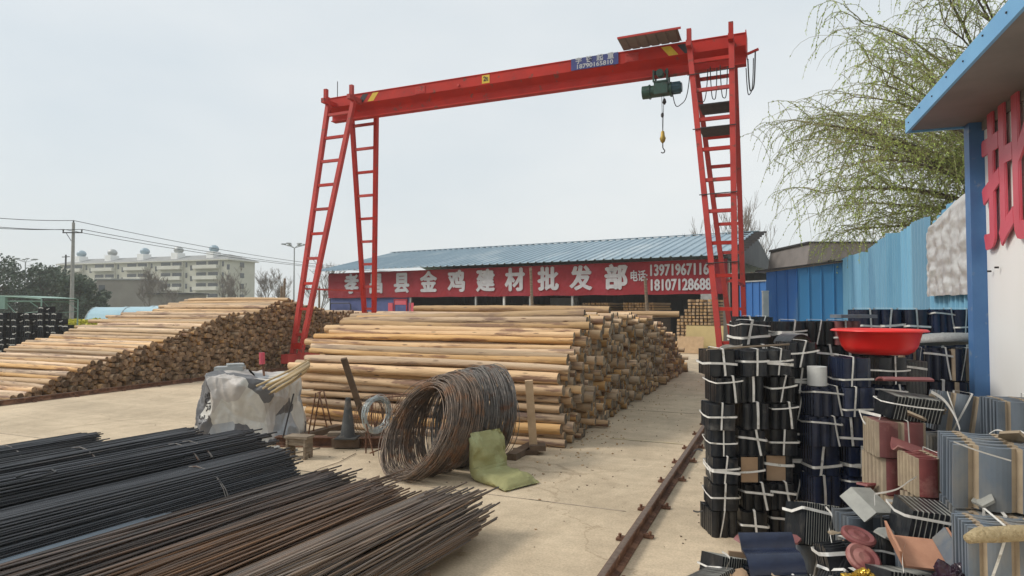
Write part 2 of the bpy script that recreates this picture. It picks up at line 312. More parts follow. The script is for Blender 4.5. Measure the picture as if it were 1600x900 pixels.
def concrete():
    m = bpy.data.materials.new('dusty_tan_concrete'); m.use_nodes = True; t = m.node_tree; N = t.nodes.new; L = t.links.new; b = t.nodes['Principled BSDF']; b.inputs['Roughness'].default_value = .85; b.inputs['Specular IOR Level'].default_value = .3
    tc = N('ShaderNodeTexCoord')
    def nz(s, d=6, r=.6, st=None, dist=0):
        n = N('ShaderNodeTexNoise'); n.inputs['Scale'].default_value = s; n.inputs['Detail'].default_value = d; n.inputs['Roughness'].default_value = r; n.inputs['Distortion'].default_value = dist
        if st: mp = N('ShaderNodeMapping'); mp.inputs['Scale'].default_value = st; mp.inputs['Rotation'].default_value = (0,0,R(12)); L(tc.outputs['Object'], mp.inputs[0]); L(mp.outputs[0], n.inputs['Vector'])
        else: L(tc.outputs['Object'], n.inputs['Vector'])
        return n
    def ramp(src, a, ca, b_, cb_):
        r = N('ShaderNodeValToRGB'); e = r.color_ramp.elements; e[0].position = a; e[0].color = (*ca,1); e[1].position = b_; e[1].color = (*cb_,1); L(src, r.inputs[0]); return r.outputs[0]
    def mul(a, b_, f=1.0):
        x = N('ShaderNodeMix'); x.data_type = 'RGBA'; x.blend_type = 'MULTIPLY'; x.inputs[0].default_value = f; L(a, x.inputs[6]); L(b_, x.inputs[7]); return x.outputs[2]
    base = ramp(nz(.35, 6, .55).outputs['Fac'], .3, (.54,.445,.32), .7, (.68,.555,.40))
    c = mul(base, ramp(nz(1.6, 8, .7, (1,.5,1), .6).outputs['Fac'], .36, (.84,.83,.82), .56, (1,1,1)))
    c = mul(c, ramp(nz(7, 6, .7).outputs['Fac'], .3, (.86,.85,.84), .6, (1.04,1.03,1.02)))
    c = mul(c, ramp(nz(.9, 7, .65, (.16,1.5,1), .8).outputs['Fac'], .38, (.88,.87,.85), .60, (1.05,1.04,1.02)))
    c = mul(c, ramp(nz(2.2, 3, .5, None, .4).outputs['Fac'], .70, (1,1,1), .76, (.72,.66,.58)))
    c = mul(c, ramp(nz(60, 3, .7).outputs['Fac'], .3, (.80,.79,.78), .6, (1.05,1.05,1.05)))
    c = mul(c, ramp(nz(3.2, 9, .75, (.25,2.2,1), 1.2).outputs['Fac'], .64, (1,1,1), .70, (.70,.66,.6)))
    # fine cracks
    vo = N('ShaderNodeTexVoronoi'); vo.feature = 'DISTANCE_TO_EDGE'; vo.inputs['Scale'].default_value = .23
    ns = nz(1.5, 6, .6); vm = N('ShaderNodeVectorMath'); vm.operation = 'MULTIPLY_ADD'; L(ns.outputs['Color'], vm.inputs[0]); vm.inputs[1].default_value = (1.1,1.1,0); L(tc.outputs['Object'], vm.inputs[2]); L(vm.outputs[0], vo.inputs['Vector'])
    c = mul(c, ramp(vo.outputs['Distance'], .0, (.55,.5,.45), .0025, (1,1,1)), .55)
    L(c, b.inputs['Base Color'])
    bm = N('ShaderNodeBump'); bm.inputs['Strength'].default_value = .25; bm.inputs['Distance'].default_value = .01; L(nz(25, 6, .7).outputs['Fac'], bm.inputs['Height']); L(bm.outputs[0], b.inputs['Normal'])
    return m
M['concrete'] = concrete()
def text_mb(mb, s, size, M4, extrude=.01, bold=.02, xs=1.0):
    e = bold*size*.75; k = 0
    for ox, oy in ((0,0),(e,0),(-e,0),(0,e*.8),(0,-e*.8)) if bold > .015 else ((0,0),):
        text1(mb, s, size, M4 @ Matrix.Translation((ox, oy, k*.0007)), extrude, min(bold, .008), xs); k += 1
def text1(mb, s, size, M4, extrude, bold, xs):
    cu = bpy.data.curves.new('t', 'FONT'); cu.body = s; cu.size = size; cu.extrude = extrude; cu.offset = bold*size; cu.align_x = 'CENTER'; cu.align_y = 'CENTER'; cu.resolution_u = 3
    o = bpy.data.objects.new('t', cu); col.objects.link(o); bpy.context.view_layer.update()
    me = bpy.data.meshes.new_from_object(o.evaluated_get(bpy.context.evaluated_depsgraph_get()))
    S = Matrix.Diagonal((xs,1,1,1))
    mb.add([M4 @ (S @ v.co) for v in me.vertices], [tuple(p.vertices) for p in me.polygons])
    bpy.data.objects.remove(o); bpy.data.curves.remove(cu); bpy.data.meshes.remove(me)
def facing(loc, ang=0.0):
    """text plane: reading direction = local x turned by ang about z, up = z"""
    return Matrix.Translation(loc) @ Matrix.Rotation(ang, 4, 'Z') @ Matrix.Rotation(R(90), 4, 'X')
# ================================================================== GROUND
g = MB(); g.add([(-600,-120,-.03),(600,-120,-.03),(600,900,-.03),(-600,900,-.03)], [(0,1,2,3)]); struct(g.build('ground', M['grass']))
g = MB(); g.bx(-19, 9, -6, 42, -.025, 0); struct(g.build('yard_paving', M['concrete']))
M['joint'] = mat('dark_joint', (.20,.165,.125), (.14,.12,.09), 30, .95, c3=(.38,.31,.24), c3s=4, c3t=.45)
g = MB()
for y in (5.2, 10.4): g.bx(-12.0, -1.2, y-.006, y+.006, .001, .0035)
g.bx(-7.03, -7.018, -6, 34, .001, .0035)
struct(g.build('paving_joints', M['joint']))
M['faded_line'] = mat('faded_yellow_line', (.56,.44,.26), (.52,.44,.31), 9, .9)
g = MB(); g.bx(-2.05, -1.15, 8.0, 8.05, .004, .006); struct(g.build('painted_line', M['faded_line']))
# crane rails: flanged rail with clips
def rail(x, label, dark):
    t = thing('crane_rail', label, 'rail', (x, 0, 0), 0, 'rails the gantry crane runs on')
    p = [(-.05,0),(.05,0),(.05,.008),(.011,.018),(.008,.058),(.024,.064),(.024,.085),(-.024,.085),(-.024,.064),(-.008,.058),(-.011,.018),(-.05,.008)]
    m = MB(); m.prism(p, (0,-5,.005), (0,33,.005), (1,0,0), (0,0,1)); m.build('rail_bar', M['rust'], t)
    m = MB(); m.bx(-.019,.019,-5,33,.0905,.0925); m.build('running_surface', M['rail_top'], t)
    m = MB(); k = 0; y = 1.3
    while y < 30:
        for s in (-1, 1):
            yy = y + (s*.06)
            c = MB(); c.bx(x*0+s*.05, s*.12, yy-.025, yy+.025, .004, .018); c.bx(s*.05, s*.085, yy-.02, yy+.02, .018, .03); c.cyl((s*.095, yy, .018), .012, .03, 6)
            if k < 40: c.build('rail_clip', M['rust'], t)
            k += 1
        y += .82 + .1*math.sin(y*5)
    return t
rail(-1.0, 'rusty crane rail running beside the stacks of strapped black tiles', 0)
rail(-12.25, 'grey rusty crane rail running along the foot of the stepped log pile', 1)
g = MB(); g.bx(-12.42, -12.33, -6, 33, .001, .004); struct(g.build('rail_dark_strip', M['joint']))  # flat dark strip on the paving beside the left rail
# ================================================================== MAIN SHED
PA = atD(513, 465, 37.0); PB = atD(1115, 460, 26.0)
dv = Vector((PB.x-PA.x, PB.y-PA.y, 0)); ang = math.atan2(dv.y, dv.x); LB = dv.length; dvn = dv.normalized(); inn = Vector((-dvn.y, dvn.x, 0))
def on_facade(px):                                   # distance along the banner plane of a bearing
    u, _ = _dir(px, 450); n = inn; d = RT*u + FW
    tt = Vector((PA.x, PA.y, 0)).dot(n) / d.dot(n); return (d*tt - Vector((PA.x, PA.y, 0))).dot(dvn)
L2 = on_facade(1138)
shed = thing('timber_shed', 'long open-fronted shed with faded blue corrugated roof behind the log piles', 'shed', (PA.x, PA.y, 0), ang)
# roof sheet: local x along, y back
def corr(mb, x0, x1, y0, z0, y1, z1, pitch=.42, hgt=.05, th=.02):
    n = int((x1-x0)/pitch); pts = []
    for i in range(n):
        a = x0 + i*pitch
        pts += [(a, 0), (a+pitch*.72, 0), (a+pitch*.79, hgt), (a+pitch*.93, hgt)]
    pts.append((x0+n*pitch, 0))
    vs = [Vector((x, y0, z0+h)) for x, h in pts] + [Vector((x, y1, z1+h)) for x, h in pts]; k = len(pts)
    vs += [v - Vector((0,0,th)) for v in vs]
    fs = [(i, i+1, k+i+1, k+i) for i in range(k-1)] + [(2*k+i+1, 2*k+i, 3*k+i, 3*k+i+1) for i in range(k-1)] + [(i+1, i, 2*k+i, 2*k+i+1) for i in range(k-1)]
    mb.add(vs, fs)
EV = 3.78; RG = 5.35; DP = 6.2
m = MB(); corr(m, -.75, L2+.25, -.55, EV, DP, RG); corr(m, -.75, L2+.25, 2*DP+.5, EV, DP, RG); rf = m.build('roof', M['roof_blue'], shed)
m = MB(); m.bx(-.7, L2+.2, DP-.12, DP+.12, RG+.045, RG+.065); m.build('ridge_cap', M['roof_blue'], rf)
m = MB(); LBB = L2-.02
m.grid(lambda u, v: Vector((LBB*u, -.012 + .016*noise.noise(Vector((u*40, v*2.5, 1))) + .012*noise.noise(Vector((u*130+v*6, v*5, 4))), 2.24+1.42*v + .012*math.sin(u*70)*(1-v))), 200, 10); ban = m.build('banner', M['banner'], shed)
for ch, px in zip('孝昌县金鸡建材批发部', (550, 588, 628, 670, 714, 759, 805, 857, 908, 963)):
    mt = MB(); text_mb(mt, ch, 1.14, facing((on_facade(px), -.036, 2.95)), .005, .05, .95); mt.build('character', M['white_text'], ban)
mt = MB()
text_mb(mt, '电话:', .50, facing((on_facade(998.5), -.036, 3.02)), .005, .02, .72)
text_mb(mt, '13971967116', .66, facing((on_facade(1060), -.036, 3.25)), .005, .03, .70)
text_mb(mt, '18107128688', .66, facing((on_facade(1062), -.036, 2.62)), .005, .03, .72)
mt.build('lettering', M['white_text'], ban)
xw = on_facade(640)
m = MB(); m.bx(0, xw, .1, .2, 0, 2.3); m.build('front_wall', M['wall_blue'], shed)
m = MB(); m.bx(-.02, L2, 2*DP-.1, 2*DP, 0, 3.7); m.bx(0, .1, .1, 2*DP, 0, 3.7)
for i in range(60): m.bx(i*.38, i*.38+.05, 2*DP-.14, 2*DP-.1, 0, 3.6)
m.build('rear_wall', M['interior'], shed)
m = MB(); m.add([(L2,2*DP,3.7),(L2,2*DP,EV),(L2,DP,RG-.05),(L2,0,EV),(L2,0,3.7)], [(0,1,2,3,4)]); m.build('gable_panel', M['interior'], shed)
for k in range(11):
    m = MB(); f = k/10; y = -.4+f*(DP+.2); z = EV-.08+(RG-EV)*f; m.bx(L2-.6, L2+.55, y, y+.06, z, z+.09); m.build('purlin', M['dark_steel'], shed)
for px in (640, 742, 786, 827, 893):
    x = on_facade(px); m = MB(); m.bx(x-.045, x+.045, .06, .15, 0, 2.5); m.build('post', M['galv_steel'] if px != 786 else M['plastic_white'], shed)
for px in (1108, 1130): x = on_facade(px); m = MB(); m.bx(x-.12, x+.12, .5, .75, 0, 3.6); m.build('post', M['concrete_pole'], shed)
m = MB(); x = on_facade(1104); m.bx(x-.22, x+.22, -.1, .05, 1.1, 2.24); m.build('switch_box', M['galv_steel'], shed)
x = on_facade(710); m = MB(); m.bx(x-.7, x+1.3, 2*DP-.3, 2*DP-.16, 1.7, 2.35); m.build('light_gap_panel', M['plastic_white'], shed)  # white panel standing in for daylight through a gap in the rear wall
# door with red couplets beside it
xd = on_facade(625); m = MB(); m.bx(xd-.45, xd-.4, .02, .09, 0, 2.1); m.bx(xd+.4, xd+.45, .02, .09, 0, 2.1); m.bx(xd-.45, xd+.45, .02, .09, 2.1, 2.16); dr = m.build('door', M['sign_red_edge'], shed)
m = MB(); m.bx(xd-.4, xd+.4, .05, .09, 0, 2.1); m.build('panel', M['wall_blue'], dr)
m = MB(); m.bx(xd-.4, xd+.4, .035, .048, 1.85, 2.08); m.build('door_paper', M['sign_red'], dr)
for zz in (1.45, 1.15): m = MB(); m.bx(xd-.38, xd+.38, .03, .047, zz, zz+.05); m.build('door_bar', M['galv_steel'], dr)
for s in (-.72, .72): m = MB(); m.bx(xd+s-.16, xd+s+.16, .06, .095, .5, 1.95); m.build('red_couplet', M['sign_red'], shed)
m = MB(); x = on_facade(530); m.tube([(x-.6,-.1,0),(x-.6,-.1,1.85),(x-.5,-.1,1.95),(x+.9,-.1,1.95),(x+1,-.1,1.85),(x+1,-.1,0)], .03, 6); tag(m.build('pipe_hoop', M['dark_steel']), 'bent dark pipe hoop standing before the purple blue shed wall', 'hoop')
o = bpy.data.objects['pipe_hoop']; o.location = (PA.x, PA.y, 0); o.rotation_euler = (0,0,ang)
# ---- sawn timber stacks: each beam a thing
beam_me = []
for k in range(5):
    m = MB(); e = .008; w = .052; h = .045; m.cm = 0; m.bx(-w, w, 0, 2.6, -h, h); o = m.build('sawn_timber', M['wood_new']); beam_me.append(o.data); bpy.data.objects.remove(o)
NB = [0]
def beams(x0, x1, y, z0, prof, label, group, w=.115, h=.1, lim=200):
    z = z0 + h/2; row = 0
    while True:
        x = x0 + w/2; any_ = False
        while x < x1:
            if z + h/2 < prof((x-x0)/(x1-x0)):
                o = bpy.data.objects.new('sawn_timber', random.choice(beam_me)); col.objects.link(o)
                p = Vector((PA.x, PA.y, 0)) + dvn*(x + random.uniform(-.006,.006)) + inn*(y + random.uniform(-.05,.05)); p.z = z
                o.location = p; o.rotation_euler = (0, 0, ang + random.uniform(-.015,.015)); tag(o, label, 'beam', group); any_ = True; NB[0] += 1
            x += w*1.02
        z += h*1.01; row += 1
        if not any_ or row > 30: break
GB = 'sawn timber beams stacked at the shed'
beams(on_facade(1066), on_facade(1121), -.9, .06, lambda t: 1.1 + .95*min(1, t*2.6) + .06*math.sin(t*21), 'sawn square beam in the tall stack beside the red crane leg', GB, .15, .13)
beams(on_facade(893), on_facade(936), 1.2, 1.2, lambda t: 1.98, 'short sawn beam in the low stacks seen under the banner', GB, .13, .12)
beams(on_facade(958), on_facade(1008), 1.2, 1.2, lambda t: 2.05-.1*t, 'short sawn beam in the low stacks seen under the banner', GB, .13, .12)
beams(on_facade(795), on_facade(823), 1.0, 1.25, lambda t: 1.75 + .16*(.2 < t < .8), 'small sawn beam end in the stack right of the white post', GB, .16, .12)
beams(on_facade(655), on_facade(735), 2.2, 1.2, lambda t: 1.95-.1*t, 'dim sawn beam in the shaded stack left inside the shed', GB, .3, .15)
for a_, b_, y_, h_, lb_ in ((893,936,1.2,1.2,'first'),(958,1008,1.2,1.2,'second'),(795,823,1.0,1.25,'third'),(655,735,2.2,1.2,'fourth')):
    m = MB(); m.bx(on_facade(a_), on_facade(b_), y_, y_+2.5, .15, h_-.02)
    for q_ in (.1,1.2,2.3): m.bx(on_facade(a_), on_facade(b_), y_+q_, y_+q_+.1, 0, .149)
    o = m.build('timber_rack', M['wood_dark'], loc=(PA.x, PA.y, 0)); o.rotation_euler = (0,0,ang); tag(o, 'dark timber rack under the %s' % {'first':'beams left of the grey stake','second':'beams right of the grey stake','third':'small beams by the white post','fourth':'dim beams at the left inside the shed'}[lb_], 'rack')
m = MB(); m.box((0,0,.5), (1.35,.02,1.0), Matrix.Rotation(R(-8), 3, 'X')); o = m.build('plywood_sheet', M['ply']); tag(o, 'yellow plywood sheet leaning on the sawn beam stack', 'board')
p = W(1100, 23.5); o.location = (p.x, p.y, 0.02); o.rotation_euler = (0,0,ang)
m = MB(); m.box((0,0,.3), (.95,.02,.62), Matrix.Rotation(R(-12), 3, 'X')); o = m.build('plywood_sheet', M['wood_new']); tag(o, 'small brown board leaning low against the sawn beam stack', 'board')
p = W(1078, 23.4); o.location = (p.x, p.y, 0.02); o.rotation_euler = (0,0,ang)
# ================================================================== RIGHT-HAND BUILDING (turned 3.2 degrees from the rails)
BA = R(23-19.8)                              # direction along the wall, measured from +Y to the left
DS = Vector((-math.sin(R(3.2)), math.cos(R(3.2)), 0)); DO = Vector((DS.y, -DS.x, 0))     # along, outward to the right
Bm = Matrix.Rotation(R(3.2), 4, 'Z')          # local x = offset right, local y = along
office = thing('office_hut', 'white panelled hut with blue corner post and wide blue-edged eave', 'building', (0,0,0), R(3.2))
m = MB(); 
for k in range(9): m.bx(1.78, 1.86, 5.93-.95*k-.945, 5.93-.95*k, 0.02, 3.10)
m.build('wall', M['panel_white'], office)
m = MB(); m.bx(1.86, 4.5, 5.8, 5.88, 0.02, 3.05); m.build('end_wall', M['panel_white'], office)
m = MB(); m.bx(1.68, 1.80, 5.88, 6.0, 0, 3.10); m.build('corner_post', M['trim_blue'], office)
m = MB(); m.bx(1.30, 4.6, -2.5, 5.98, 3.102, 3.12); m.build('soffit', M['soffit'], office)
m = MB(); m.bx(1.762, 1.80, -2.5, 5.87, 3.03, 3.10); m.build('cornice', M['soffit'], office)
m = MB(); m.bx(1.278, 1.298, -2.5, 6.0, 3.09, 3.205); m.bx(1.278, 4.6, 6.0, 6.018, 3.09, 3.205)
ev = m.build('eave_flashing', M['eave_blue'], office)
for k in range(18): m = MB(); m.box((1.275, 5.9-.34*k, 3.15 + .02*(k % 2)), (.008,.009,.009)); m.build('rivet', M['dark_steel'], ev)
m = MB(); corr(m, 0, 8.4, 0, 0, 3.5, .7, .3, .03); rfm = m.build('roof', M['eave_blue'], office); rfm.location = (1.32, 5.99, 3.13); rfm.rotation_euler = (0, 0, R(-90))
# raised sign character
mt = MB(); text_mb(mt, '批', 1.12, Matrix.Translation((1.752, 5.38, 2.53)) @ Matrix.Rotation(R(-90), 4, 'Z') @ Matrix.Rotation(R(90), 4, 'X'), .006, .018, .84)
sg = mt.build('sign_character', M['sign_red'], office)
for yy, zz in ((5.75,1.93),(5.6,1.95)): m = MB(); m.tube([(1.765,yy,zz),(1.74,yy,zz)], .008, 6); m.build('wall_bolt', M['dark_steel'], office)
# ================================================================== FENCES
def fpanel(mb, y0, y1, x, h0, h1, z0=0.0, pitch=.19, d=.045):
    n = max(2, int((y1-y0)/pitch)); pts = []
    for i in range(n):
        a = y0 + (y1-y0)*i/n; w = (y1-y0)/n; pts += [(a,0),(a+w*.55,0),(a+w*.68,d),(a+w*.9,d)]
    pts.append((y1, 0)); vs = []
    for a, dd in pts:
        t = (a-y0)/(y1-y0); vs += [Vector((x-dd, a, z0)), Vector((x-dd, a, h0+(h1-h0)*t)), Vector((x-dd+.004, a, z0)), Vector((x-dd+.004, a, h0+(h1-h0)*t))]
    fs = []
    for i in range(len(pts)-1): a = 4*i; fs += [(a, a+4, a+5, a+1), (a+2, a+3, a+7, a+6), (a+1, a+5, a+7, a+3)]
    mb.add(vs, fs)
pf = thing('sheet_fence', 'faded pale blue corrugated steel fence with a ragged top edge', 'fence', (0,0,0), R(3.2))
y = 6.1; k = 0; hs = [2.9,2.86,2.82,2.9,2.84,2.86,2.80,2.86,2.82,2.7,2.78,2.8,2.83,2.8,2.78]
while y < 16.6:
    w = .78 if k % 3 else .95
    m = MB(); fpanel(m, y, y+w+.02, 2.29 + .022*(k % 2), hs[k % 15], hs[(k*7+3) % 15], 0, .19 if k % 2 else .15)
    m.build('fence_sheet', M['fence_pale'], pf); y += w; k += 1
y = 6.3
while y < 16.6: m = MB(); m.bx(2.36, 2.42, y, y+.06, 0, 2.7); m.build('fence_post', M['galv_steel'], pf); y += 2.5
fo = MB()
def ffn(u, v):
    y = 7.75 + 1.6*u; z = 1.80 + (1.12 - .22*u*u)*v; return Vector((2.185 + .012*math.sin(u*34) - .022*noise.noise(Vector((u*9, v*9, 3))) - .004*noise.noise(Vector((u*24, v*20, 6))) + (.12*(v-.88)/.12 if v > .88 else 0), y, z + .03*noise.noise(Vector((u*5, v*2, 8)))))
fo.grid(ffn, 110, 70); o = fo.build('foil_sheet', M['foil'], smooth=True); o.rotation_euler = (0,0,R(3.2)); tag(o, 'crinkled silver foil sheet hung over the top of the pale blue fence', 'sheet')
# dark blue lean-to
pr = W(1325, 15.2); pl = W(1198, 16.0); dd = (pr-pl); a2 = math.atan2(dd.y, dd.x); Lh = dd.length
hut = thing('steel_lean_to', 'strong blue corrugated steel lean-to with dark drip edge beside the pale fence', 'shed', (pl.x, pl.y, 0), a2)
def wall_x(mb, x0, x1, h0, h1, y=0, pitch=.28, d=.03, z0=0):
    n = max(1, round((x1-x0)/pitch)); pts = []
    for i in range(n):
        a = x0+(x1-x0)*i/n; w = (x1-x0)/n; pts += [(a,0),(a+w*.82,0),(a+w*.87,d),(a+w*.95,d)]
    pts.append((x1,0)); vs = []
    for a, q in pts: t = (a-x0)/(x1-x0); hh = h0+(h1-h0)*t; vs += [Vector((a,y-q,z0)), Vector((a,y-q,hh))]
    mb.add(vs, [(2*i,2*i+2,2*i+3,2*i+1) for i in range(len(pts)-1)])
ha, hb = 2.55, 2.76; hm = ha + (hb-ha)*.4
m = MB(); wall_x(m, 0, Lh*.4, ha, hm); m.build('wall_sheet', M['fence_dark'], hut)
m = MB(); wall_x(m, Lh*.4, Lh, hm, hb); m.build('wall_sheet', M['fence_mid'], hut)
m = MB(); m.M = Matrix.Rotation(R(90), 4, 'Z'); wall_x(m, 0, 1.6, ha, ha, 0); m.build('side_wall', M['fence_mid'], hut)
m = MB(); m.add([(-.25,-.12,ha+.01),(Lh+.05,-.12,hb+.01),(Lh+.05,2.5,hb+.1),(-.25,2.5,ha+.1),(-.25,-.12,ha+.05),(Lh+.05,-.12,hb+.05),(Lh+.05,2.5,hb+.14),(-.25,2.5,ha+.14)], [(0,3,2,1),(4,5,6,7),(0,1,5,4),(1,2,6,5),(2,3,7,6),(3,0,4,7)]); m.build('roof', M['dark_steel'], hut)
p1 = W(1156, 21); p2 = W(1199, 20); d3 = p2-p1
f2 = thing('blue_fence', 'low blue steel fence between the crane leg and the blue lean-to', 'fence', (p1.x, p1.y, 0), math.atan2(d3.y, d3.x))
m = MB(); wall_x(m, 0, d3.length, 2.5, 2.5); m.build('fence_sheet', M['fence_dark'], f2)
m = MB(); m.bx(0, d3.length, -.05, .02, 2.5, 2.54); m.build('top_rail', M['galv_steel'], f2)
m = MB(); p = W(1196, 10.5); m.bx(-.045,.045,-.03,.03,0,1.92); m.bx(-.05,.05,-.035,.035,1.92,1.94)
pt = m.build('steel_post', M['galv_steel'], loc=p); pt.rotation_euler = (0,0,YAW); tag(pt, 'pale galvanised steel post standing behind the strapped black tiles', 'post')
# dark gabled roof beyond the lean-to
p = W(1262, 26); bh = thing('gabled_outbuilding', 'dark gabled outbuilding roof rising behind the blue lean-to', 'building', p, YAW)
m = MB(); m.prism([(0,3.45),(.15,4.35),(3.0,4.3),(2.6,3.9)], (0,0,0), (0,4,0), (1,0,0), (0,0,1)); m.build('roof', M['soffit'], bh)
m = MB(); m.bx(.05,3.1,-.02,4,4.3,4.38); m.build('ridge_cap', M['dark_steel'], bh)
m = MB(); m.bx(.5,2.4,.3,3.8,0,3.9); m.build('wall', M['galv_steel'], bh)
m = MB(); m.bx(1.0,1.2,.1,.29,2.5,4.2); m.bx(1.6,2.3,.25,.298,3.0,3.8); m.build('wall_opening', M['interior'], bh)
# ================================================================== FAR BUILDINGS
pA = W(92, 196); pB = W(355, 175); dA = pB-pA; aA = math.atan2(dA.y, dA.x); LA = dA.length
ap = thing('apartment_block', 'long cream five-storey block with white balconies and round rooftop tanks', 'building', (pA.x, pA.y, 0), aA)
m = MB(); m.bx(0, LA, 0, 10.5, 0, 15.2); m.build('wall', M['cream'], ap)
m = MB(); m.add([(-.8,-.8,15.2),(LA+.8,-.8,15.2),(LA+.8,11.3,15.2),(-.8,11.3,15.2),(3,5.2,17.0),(LA-4,5.2,17.0)], [(3,2,1,0),(0,1,5,4),(1,2,5),(2,3,4,5),(3,0,4)]); apr = m.build('roof', M['roof_grey'], ap)
m = MB(); m.bx(-.8, LA+.8, -.8, 11.3, 14.9, 15.19); m.build('cornice', M['cream_light'], ap)
bay = LA/5.0
for b in range(5):
    x0 = b*bay + 1.5
    for f_ in range(5):
        z = f_*3 + .2
        m = MB(); m.bx(x0+.1, x0+bay*.66, -1.2, -1.05, z+.5, z+1.5); m.bx(x0+.1, x0+.2, -1.05, -.001, z+.5, z+1.5); m.bx(x0+bay*.66-.1, x0+bay*.66, -1.05, -.001, z+.5, z+1.5); m.bx(x0+.1, x0+bay*.66, -1.05, -.001, z+.4, z+.5); bl = m.build('balcony', M['cream_light'], ap)
        m = MB(); m.bx(x0+.4, x0+bay*.3, -.05, .05, z+.8, z+2.5); m.bx(x0+bay*.36, x0+bay*.62, -.05, .05, z+.8, z+2.5); m.build('window', M['glass'], ap)
        m = MB(); m.bx(x0+bay*.73, x0+bay*.78, -.04, .05, z+1.0, z+2.4); m.build('window', M['glass'], ap)
        m = MB(); m.bx(x0+bay*.86, x0+bay*.93, -.04, .05, z+.1, z+1.5); m.build('window', M['glass'], ap)
    m = MB(); m.bx(x0+bay*.66+.05, x0+bay*.66+.3, -.35, -.001, 0, 14.9); m.build('pilaster', M['cream'], ap)
    xt = x0+bay*.3; m = MB(); m.bx(xt-1.2, xt+1.2, 1.2, 4.0, 15.3, 17.6); tk = m.build('stair_tower', M['panel_white'], ap)
    m = MB(); m.lathe([(.3,17.5),(.95,17.65),(1.3,18.2),(1.3,18.7),(.95,19.2),(.4,19.5),(0.01,19.55)], 14, (xt, 2.8, 0)); m.build('rooftop_tank', M['galv_steel'] if b % 2 else M['roof_blue'], ap, smooth=True)
for f_ in range(5): m = MB(); z = f_*3+1.2; m.bx(LA-.05, LA+.05, 4.6, 6.2, z, z+1.4); m.build('window', M['glass'], ap)
p = W(150, 122); bb = thing('plain_brown_house', 'plain dull brown two-storey block standing before the cream apartments', 'building', p, YAW + R(8))
m = MB(); m.bx(0, 8.2, 0, 9, 0, 7.1); m.bx(-5, -.001, 1.5, 8, 0, 6.7); m.build('wall', M['brown_render'], bb)
m = MB(); m.bx(-.3, 8.5, -.3, 9.3, 7.1, 7.35); m.build('roof', M['roof_grey'], bb)
for x in (1.0,):
    for z in (1.6, 4.6): m = MB(); m.bx(x-.6, x+.5, -.04, .05, z, z+1.5); m.build('window', M['glass'], bb)
for x in (-4.2, -2.4):
    m = MB(); m.bx(x, x+.9, 1.46, 1.55, 4.2, 5.6); m.build('window', M['glass'], bb)
p = W(232, 105); lo = thing('low_brick_outhouse', 'low grey outhouse with a flat roof right of the brown house', 'building', p, YAW)
m = MB(); m.bx(0, 7.5, 0, 4, 0, 4.0); m.build('wall', M['brown_render'], lo)
m = MB(); m.bx(-.4, 7.9, -.5, 4.4, 4.0, 4.2); m.build('roof', M['dark_steel'], lo)
p = W(38, 150); lo = thing('pale_farmhouse', 'small pale farmhouse half hidden among the dark trees', 'building', p, YAW)
m = MB(); m.bx(0, 5, 0, 6, 0, 7.5); m.build('wall', M['brown_render'], lo)
m = MB(); m.bx(-.3, 5.3, -.3, 6.3, 7.5, 7.7); m.build('roof', M['roof_grey'], lo)
# polytunnels
def tunnel(px, D, ln, w, h, rz, label):
    t = thing('polytunnel', label, 'greenhouse', W(px, D), rz, 'pale blue polytunnels beyond the yard')
    def fn(u, v): a = math.pi*v; return Vector((ln*u, -w/2*math.cos(a), h*math.sin(a)))
    m = MB(); m.grid(fn, 24, 12); n = 13; m.add([Vector((0, -w/2*math.cos(math.pi*k/12), h*math.sin(math.pi*k/12))) for k in range(13)], [tuple(range(13))]); m.build('film_cover', M['tunnel'], t, smooth=False)
    for q in range(0, 7):
        m = MB(); m.tube([(ln*q/6, -w/2*math.cos(math.pi*k/10)*1.01, h*math.sin(math.pi*k/10)*1.01) for k in range(11)], .03, 4); m.build('hoop', M['galv_steel'], t)
tunnel(150, 50, 14, 4.4, 1.75, YAW+R(12), 'domed end of a pale blue polytunnel next to the yellow flowers')
tunnel(196, 56, 14, 4.4, 1.8, YAW+R(10), 'pale blue polytunnel second from the yellow flowers')
tunnel(238, 60, 14, 4.4, 1.9, YAW+R(8), 'pale blue polytunnel farthest from the yellow flowers')
m = MB(); c = W(132, 46)
for k in range(3600):
    a = c + RT*random.uniform(-1.9,1.9) + FW*random.uniform(-2,2); s = .07; z = random.uniform(.05, .95)*(.8+.3*noise.noise(a)); q = Vector([random.uniform(-1,1) for _ in range(3)]).normalized(); b_ = q.orthogonal().normalized(); cc = q.cross(b_)
    p = Vector((a.x, a.y, z)); m.add([p-b_*s-cc*s, p+b_*s-cc*s, p+b_*s+cc*s, p-b_*s+cc*s], [(0,1,2,3)])
o = m.build('flowering_rape', M['rape']); tag(o, 'patch of bright yellow rape flowers beyond the log pile', 'flowers', kind='stuff')
# canopy
cp = thing('steel_canopy', 'open mint green arched steel canopy above the far tile bundles', 'canopy', W(0, 31), YAW)
m = MB()
def cfn(u, v): return Vector((-3.2+5.2*u, 2.6*v, 2.28 - .14*(2*u-1)**2 + .02))
m.grid(cfn, 16, 4); m.build('roof_sheet', M['canopy_green'], cp)
for y in (0, 2.6):
    m = MB(); m.tube([(-3.2+5.2*k/12, y, 2.25-.14*(2*k/12-1)**2) for k in range(13)], .035, 5); m.tube([(-3.2,y,2.0),(2.0,y,2.0)], .025, 5); m.tube([(2.0,y,2.12),(2.0,y,0)], .035, 5); m.tube([(2.0,y,1.6),(1.4,y,2.0)], .02, 5); m.tube([(0.2,y,2.0),(.8,y,1.4),(2,y,1.5)], .02, 5); m.build('frame', M['canopy_green'], cp)
m = MB(); m.bx(-.05, .3, -.1, .1, 1.62, 2.2); m.build('cloth_hanging', M['canopy_green'], cp)
